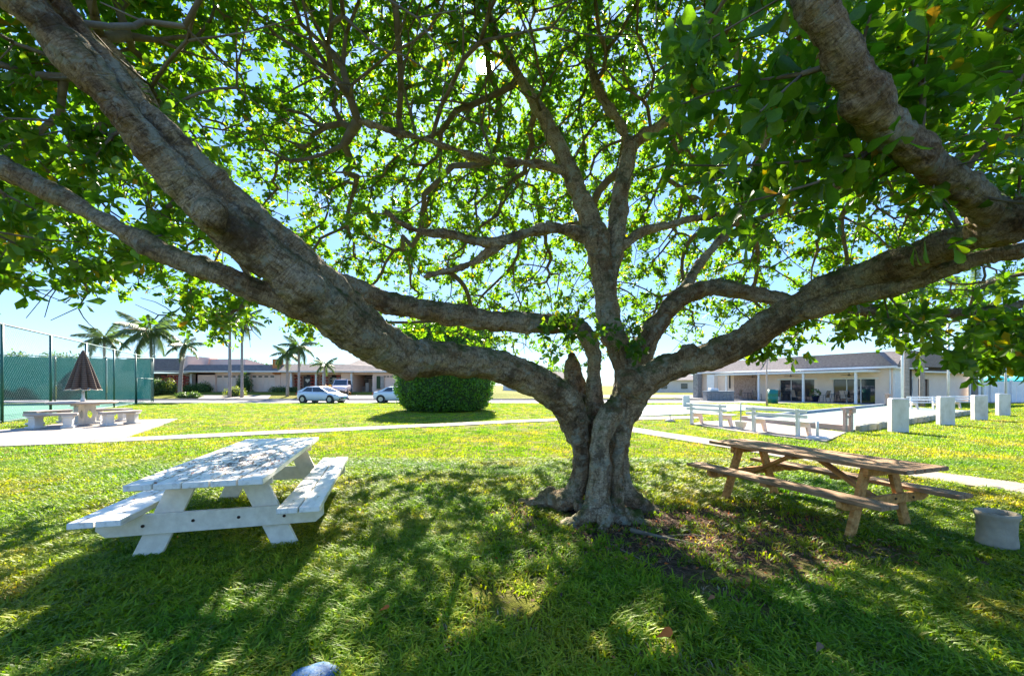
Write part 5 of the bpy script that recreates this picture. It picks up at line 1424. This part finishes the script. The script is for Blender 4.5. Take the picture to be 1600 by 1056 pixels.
# white yard fence and teal parasols at the right edge
vf = thing('vinyl_fence', 'white vinyl fence beyond the row of pale posts', 'fence', (42.0, 40.0, 0), math.radians(6))
for i in range(14):
    part_box('board', MAT_WHITE, vf, (i * .62 + .3, 0, .95), (.58, .05, 1.9))
for i in range(5): part_box('post', MAT_WHITE, vf, (i * 2.17, -.08, 1.0), (.14, .14, 2.1))
def parasol(px, Y, label):
    X = (px - CX) / FOC * Y; t = thing('teal_parasol', label, 'umbrella', (X, Y, 0), 0, 'teal parasols by the pool')
    MB().tube([(0, 0, 0), (0, 0, 2.5)], .03, 8).build('pole', MAT_WHITE, t)
    MB().lathe([(0, 2.62), (.5, 2.5), (1.35, 2.05), (1.35, 1.93), (1.33, 1.93), (1.33, 2.03), (.5, 2.47), (0, 2.58)], 8).build('canopy', M('turquoise_cloth', (.02, .42, .42), rough=.8, bmp=0), t)
parasol(1556, 46, 'teal parasol above the white fence'); parasol(1596, 45, 'teal parasol cut by the right picture edge')

# ------------------------------------------------------------------ the far distance
def far_house(label, px0, px1, Y, wallm, roofm, h=2.7):
    a, b = (px0 - CX) / FOC * Y, (px1 - CX) / FOC * Y
    t = thing('far_house', label, 'house', (a, Y, 0)); w = b - a
    MB().box((w / 2, 4, h / 2), (w, 8, h)).build('wall', wallm, t)
    MB().extrude_x([(-.5, h), (3.5, h + 1.5), (8.5, h)], -.4, w + .4).build('roof', roofm, t)
    for i in range(3):
        wd = MB().box((w * (i + .5) / 3, -.02, 1.4), (1.4, .08, 1.2)).build('window', MAT_GLASS, t)
        MB().box((w * (i + .5) / 3, -.07, .76), (1.6, .12, .1)).build('sill', MAT_WHITE, wd)
far_house('pale far house between the hedge and the trunk', 786, 905, 82, MAT_WHITE, MAT_ROOF)
far_house('pale far house under the right limb beyond the courts', 990, 1085, 95, MAT_STUCCO, MAT_ROOF2)
far_house('grey-roofed far house behind the clubhouse end', 1086, 1180, 110, MAT_PINK, MAT_ROOF)
car('small white vehicle parked far off left of the clubhouse', ((1062 - CX) / FOC * 106, 106, .0), math.radians(-65), paint('plain_white_paint', (.7, .7, .7)), SUV, (-2.1, 1.15, -1.8, .35), 1.78, roofw=.70)
tag(sheet('road', hard([(3, 56), (44, 56), (44, 70), (3, 70)]), .006, MAT_ROAD), kind='structure')
def far_tree(label, px, Y, r, h):
    X = (px - CX) / FOC * Y
    t = thing('far_tree', label, 'tree', (X, Y, 0), 0, 'trees beyond the houses')
    MB().tube([(0, 0, 0), (.1, 0, h * .3), (0, 0, h * .6)], [.3, .22, .1], 8).build('trunk', MAT_PALMTRUNK, t)
    n = 2600; c = rng.normal(0, 1, (14, 3)); c /= np.linalg.norm(c, axis=1)[:, None]; c = c * np.array((r * .65, r * .65, h * .24)) + np.array((0, 0, h * .66))
    w = rng.integers(0, 14, n); d = rng.normal(0, 1, (n, 3)); d /= np.linalg.norm(d, axis=1)[:, None]
    leafy('crown', t, c[w] + d * r * .38 * rng.uniform(.6, 1.05, n)[:, None], d, .42, MAT_SHRUB)
random.seed(5)
for i, (px, Y, r, h, w) in enumerate(((330, 72, 3.2, 5.6, 'behind the left garage roof'), (388, 74, 3, 5.4, 'above the right garage door'), (416, 70, 2.6, 5.2, 'over the chimney'), (480, 78, 3, 5.4, 'behind the brick porch roof'),
        (820, 100, 4, 7, 'left of the trunk beyond the far house'), (880, 104, 4, 6, 'just beside the trunk far away'), (1010, 112, 5, 7.5, 'right of the trunk in the distance'), (1052, 108, 4, 6, 'beside the far white vehicle'), (1120, 120, 5, 8, 'above the clubhouse end'),
        (1588, 52, 4, 6.5, 'at the right edge behind the parasols'), (20, 62, 4, 5.6, 'beyond the left end of the windscreen fence'), (100, 66, 4, 6.0, 'behind the windscreen fence left of the palms'))):
    far_tree('leafy far tree ' + w, px, Y, r, h)
# ------------------------------------------------------------------ grass
def grass_mat():
    m, n, l, p = new_mat('grass_blade')
    geo = n.new('ShaderNodeNewGeometry')
    oi = n.new('ShaderNodeObjectInfo')
    f = noise(n, l, oi.outputs['Location'], 0.55, 4, 0.6)
    big = ramp(n, [(0.36, (0.12, 0.26, 0.010)), (0.50, (0.22, 0.32, 0.014)), (0.68, (0.36, 0.335, 0.026))]); l.new(f, big.inputs['Fac'])
    rn = ramp(n, [(0.0, (0.25, 0.38, 0.25)), (0.5, (1.0, 1.0, 1.0)), (0.88, (1.25, 1.15, 1.0)), (0.95, (1.9, 1.35, 2.2)), (1.0, (1.5, 0.9, 2.0))]); l.new(oi.outputs['Random'], rn.inputs['Fac'])
    c = mixc(n, l, 1.0, big.outputs['Color'], rn.outputs['Color'], 'MULTIPLY')
    l.new(c, p.inputs['Base Color']); p.inputs['Roughness'].default_value = 0.5; p.inputs['Specular IOR Level'].default_value = 0.3
    tr = n.new('ShaderNodeBsdfTranslucent')
    hs = n.new('ShaderNodeHueSaturation'); hs.inputs['Value'].default_value = 1.7; hs.inputs['Saturation'].default_value = 1.05
    l.new(c, hs.inputs['Color']); l.new(hs.outputs['Color'], tr.inputs['Color'])
    mx = n.new('ShaderNodeMixShader'); mx.inputs[0].default_value = 0.45
    l.new(p.outputs[0], mx.inputs[1]); l.new(tr.outputs[0], mx.inputs[2]); l.new(mx.outputs[0], n['Material Output'].inputs['Surface'])
    return m
MAT_GRASS = grass_mat()
MAT_LITTER = M('dead_leaf', (0.20, 0.10, 0.045), (0.34, 0.22, 0.13), 2, 0.8, bmp=0)
MAT_STRAW = M('dry_straw', (0.42, 0.33, 0.19), (0.30, 0.22, 0.13), 4, 0.9, bmp=0)

def tuft(seed, nb, spread, h0, h1, w, lean):
    r = random.Random(seed); v, f = [], []
    for i in range(nb):
        a = r.uniform(0, 6.283); q = spread * math.sqrt(r.random())
        bx, by = q * math.cos(a), q * math.sin(a)
        d = r.uniform(0, 6.283); h = r.uniform(h0, h1); le = r.uniform(.3, 1) * lean * h; ww = w * r.uniform(.6, 1.2)
        dx, dy = math.cos(d), math.sin(d); sx, sy = -dy * ww / 2, dx * ww / 2
        b = len(v)
        v += [(bx - sx, by - sy, -.005), (bx + sx, by + sy, -.005), (bx + dx * le * .35 + sx * .9, by + dy * le * .35 + sy * .9, h * .6), (bx + dx * le * .35 - sx * .9, by + dy * le * .35 - sy * .9, h * .6), (bx + dx * le, by + dy * le, h * r.uniform(.75, 1.05))]
        f += [(b, b + 1, b + 2, b + 3), (b + 3, b + 2, b + 4)]
    return np_mesh('tuft', v, f, True)
tufts = bpy.data.collections.new('grass_tufts')
def tobj(me, mat):
    me.materials.append(mat); o = bpy.data.objects.new('%02d_tuft' % len(tufts.objects), me); tufts.objects.link(o); return o
for k in range(6): tobj(tuft(k, 13, 0.06, 0.018, 0.06, 0.0115, 1.9), MAT_GRASS)     # 0-5 near turf
for k in range(2): tobj(tuft(20 + k, 6, 0.025, 0.05, 0.095, 0.012, 1.2), MAT_GRASS)       # 6-7 taller clumps
for k in range(4): tobj(tuft(40 + k, 16, 0.14, 0.025, 0.06, 0.016, 1.4), MAT_GRASS)     # 8-11 far turf
for k in range(2): tobj(tuft(60 + k, 6, 0.05, 0.006, 0.022, 0.005, 4.0), MAT_STRAW)     # 12-13 thatch

def band(y0, y1, dens, kinds, s0, s1, margin=1.0):
    hw = 1.22 * y1 + margin
    n = int((y1 - y0) * 2 * hw * dens)
    pt = np.stack([rng.uniform(-hw, hw, n), rng.uniform(y0, y1, n)], 1)
    pt = pt[np.abs(pt[:, 0]) < 1.22 * pt[:, 1] + margin]
    k = np.ones(len(pt), bool)
    for h in HARD: k &= ~in_poly(pt, h)
    pt = pt[k]
    # thin turf over the soil by the trunk, and bare patches elsewhere
    dd = np.hypot(pt[:, 0] - 1.6, pt[:, 1] - 4.7) + 3.0 * (vnoise(pt, 1.3, 3) - .5) + 1.2 * (vnoise(pt, 4.0, 4) - .5)
    keep = np.clip((dd - 0.9) / 1.5, 0.10, 1) * np.clip(0.45 + 1.1 * vnoise(pt, 2.3, 5) * (0.5 + vnoise(pt, 6.0, 6)), 0, 1)
    pt = pt[rng.uniform(0, 1, len(pt)) < keep]
    pt = pt[np.hypot(pt[:, 0] - 1.1, pt[:, 1] - 5.35) > 0.55]
    return pt, rng.choice(kinds, len(pt)), rng.uniform(s0, s1, len(pt))
bands = [band(1.2, 5.0, 620, [0, 1, 2, 3, 4, 5], 0.8, 1.35), band(1.2, 5.0, 30, [6, 7], .7, 1.1), band(1.2, 8, 240, [12, 13], .8, 1.6),
         band(5.0, 9.0, 360, [0, 1, 2, 3, 4, 5], 0.9, 1.4), band(9.0, 15.0, 70, [8, 9, 10, 11], 0.6, 1.0), band(15.0, 38.0, 22, [8, 9, 10, 11], 0.7, 1.2, 3)]
pt = np.concatenate([b[0] for b in bands]); kd = np.concatenate([b[1] for b in bands]); sc = np.concatenate([b[2] for b in bands])
print('tufts', len(pt))
me = bpy.data.meshes.new('grass'); me.vertices.add(len(pt))
me.vertices.foreach_set('co', np.concatenate([pt, np.zeros((len(pt), 1))], 1).astype(np.float32).ravel())
for nm, ty, arr_ in (('kd', 'INT', kd.astype(np.int32)), ('sc', 'FLOAT', sc.astype(np.float32)), ('rz', 'FLOAT', rng.uniform(0, 6.283, len(pt)).astype(np.float32))):
    at = me.attributes.new(nm, ty, 'POINT'); at.data.foreach_set('value', arr_)
grass = tag(link('grass', me), 'short yellow-green lawn grass growing round the tree and tables', 'grass', kind='stuff')
ng = bpy.data.node_groups.new('grass', 'GeometryNodeTree')
ng.interface.new_socket('Geometry', in_out='INPUT', socket_type='NodeSocketGeometry')
ng.interface.new_socket('Geometry', in_out='OUTPUT', socket_type='NodeSocketGeometry')
N, K = ng.nodes, ng.links
gi, go = N.new('NodeGroupInput'), N.new('NodeGroupOutput')
ci = N.new('GeometryNodeCollectionInfo'); ci.inputs['Collection'].default_value = tufts
ci.inputs['Separate Children'].default_value = True; ci.inputs['Reset Children'].default_value = True
ip = N.new('GeometryNodeInstanceOnPoints'); ip.inputs['Pick Instance'].default_value = True
m2p = N.new('GeometryNodeMeshToPoints')
K.new(gi.outputs[0], m2p.inputs[0]); K.new(m2p.outputs[0], ip.inputs['Points']); K.new(ci.outputs[0], ip.inputs['Instance'])
def named(nm, ty):
    a = N.new('GeometryNodeInputNamedAttribute'); a.data_type = ty; a.inputs[0].default_value = nm; return a.outputs[0]
K.new(named('kd', 'INT'), ip.inputs['Instance Index']); K.new(named('sc', 'FLOAT'), ip.inputs['Scale'])
cx = N.new('ShaderNodeCombineXYZ'); K.new(named('rz', 'FLOAT'), cx.inputs[2]); K.new(cx.outputs[0], ip.inputs['Rotation'])
K.new(ip.outputs[0], go.inputs[0])
grass.modifiers.new('grass', 'NODES').node_group = ng
# ------------------------------------------------------------------ fallen leaves, debris, roots
def debris(name, label, cat, P3, sizes, mat, vary=.35):
    n = len(P3); a = rng.uniform(0, 6.283, n)
    dx = np.stack([np.cos(a), np.sin(a), rng.normal(0, vary, n)], 1); dx /= np.linalg.norm(dx, axis=1)[:, None]
    z = np.tile(np.array([0, 0, 1.]), (n, 1)) + rng.normal(0, vary, (n, 3)); z -= dx * np.einsum('ij,ij->i', z, dx)[:, None]; z /= np.linalg.norm(z, axis=1)[:, None]
    me = leaf_cloud(name, P3, dx, np.cross(z, dx), z, sizes, rng.uniform(0, 1, n), (0, 0, 0), LV2, LT2)
    return tag(link(name, me, mat), label, cat, kind='stuff')
MAT_DEAD = leaf_mat('fallen_leaf', [(0.0, (0.07, 0.045, 0.03)), (0.5, (0.17, 0.10, 0.06)), (0.85, (0.22, 0.14, 0.085)), (1.0, (0.52, 0.14, 0.03))], .12, 1.0, .9, .1)
def litter_pts(n):
    p = np.stack([rng.normal(1.7, 1.2, n), rng.normal(4.6, .75, n)], 1); q = np.stack([rng.uniform(-4, 6, n // 4), rng.uniform(1.6, 6, n // 4)], 1)
    r = np.stack([rng.normal(3.2, .9, n // 2), rng.normal(4.6, .5, n // 2)], 1)
    p = np.concatenate([p, q, r]); p = p[np.hypot(p[:, 0] - 1.1, p[:, 1] - 5.35) > .5]
    return np.concatenate([p, rng.uniform(.005, .03, (len(p), 1))], 1)
lp = litter_pts(5200); debris('leaf_litter', 'brown leaf litter scattered round the trunk and tables', 'litter', lp, rng.uniform(.02, .06, len(lp)), MAT_DEAD)
# leaf bits on the white table and its seats
def on_table(n, root_o, ang, x0, x1, y0, y1, z):
    x, y = rng.uniform(x0, x1, n), rng.uniform(y0, y1, n); c, s = math.cos(ang), math.sin(ang)
    return np.stack([root_o.x + x * c - y * s, root_o.y + x * s + y * c, np.full(n, z)], 1)
tp = np.concatenate([on_table(620, WT_O, WT_A, .05, 2.3, -.47, .47, .764), on_table(260, WT_O, WT_A, .5, 1.5, -.4, .1, .764), on_table(40, WT_O, WT_A, .2, 2.9, .57, .92, .464), on_table(25, WT_O, WT_A, .2, 2.9, -.92, -.57, .464)])
debris('table_litter', 'dead leaf bits lying on the white picnic table', 'litter', tp, rng.uniform(.016, .05, len(tp)), MAT_DEAD, .12)
tp = on_table(70, BT_O, math.atan2(.9386, -.345), .1, 2.3, -.34, .34, .754)
debris('table_litter', 'dead leaf bits lying on the brown picnic table', 'litter', tp, rng.uniform(.016, .04, len(tp)), MAT_DEAD, .12)
# a few big fallen leaves one can point at
def big_leaf(px, py, ln, label, k, tilt, rz=None):
    g = G(px, py); me = leaf_cloud('fallen_leaf', np.zeros((1, 3)), np.array([[1., 0, 0]]), np.array([[0, 1., 0]]), np.array([[0, 0, 1.]]), np.ones(1) * ln, np.array([k]), (0, 0, 0))
    o = link('fallen_leaf', me, MAT_DEAD, None, (g.x, g.y, .075), (tilt, -.35, random.uniform(-.7, .7))); tag(o, label, 'leaf')
big_leaf(1024, 1016, .115, 'large rust-red fallen leaf in the near grass right of centre', .99, .9)
big_leaf(592, 972, .07, 'small orange fallen leaf in the shaded grass left of centre', .99, .5)
big_leaf(1105, 955, .07, 'small brown fallen leaf in the grass right of the rust-red one', .9, .5)
big_leaf(1275, 1040, .08, 'brown fallen leaf at the bottom right edge of the grass', .8, .4)
# surface roots and sticks by the trunk
def root(pts, r, label):
    c = spline([(*G(px, py, z).to_tuple(), rr) for px, py, z, rr in pts], .04)
    tag(MB().tube([Vector(q[:3]) for q in c], list(c[:, 3]), 7).build('surface_root', MAT_TWIG, None, True), label, 'root', 'thin roots on the soil')
root([(985, 828, .03, .03), (1030, 838, .025, .018), (1065, 845, .02, .012), (1090, 850, .015, .008)], 0, 'pale thin root running right from the trunk foot')
root([(1035, 838, .02, .012), (1080, 836, .02, .011), (1110, 838, .01, .007)], 0, 'upper pale thin root beside the trunk foot')
root([(955, 850, .02, .010), (985, 866, .02, .011), (1020, 882, .01, .006)], 0, 'pale stick lying below the trunk on dark soil')
root([(865, 878, .02, .006), (880, 890, .02, .007)], 0, 'short pale stick left below the trunk')
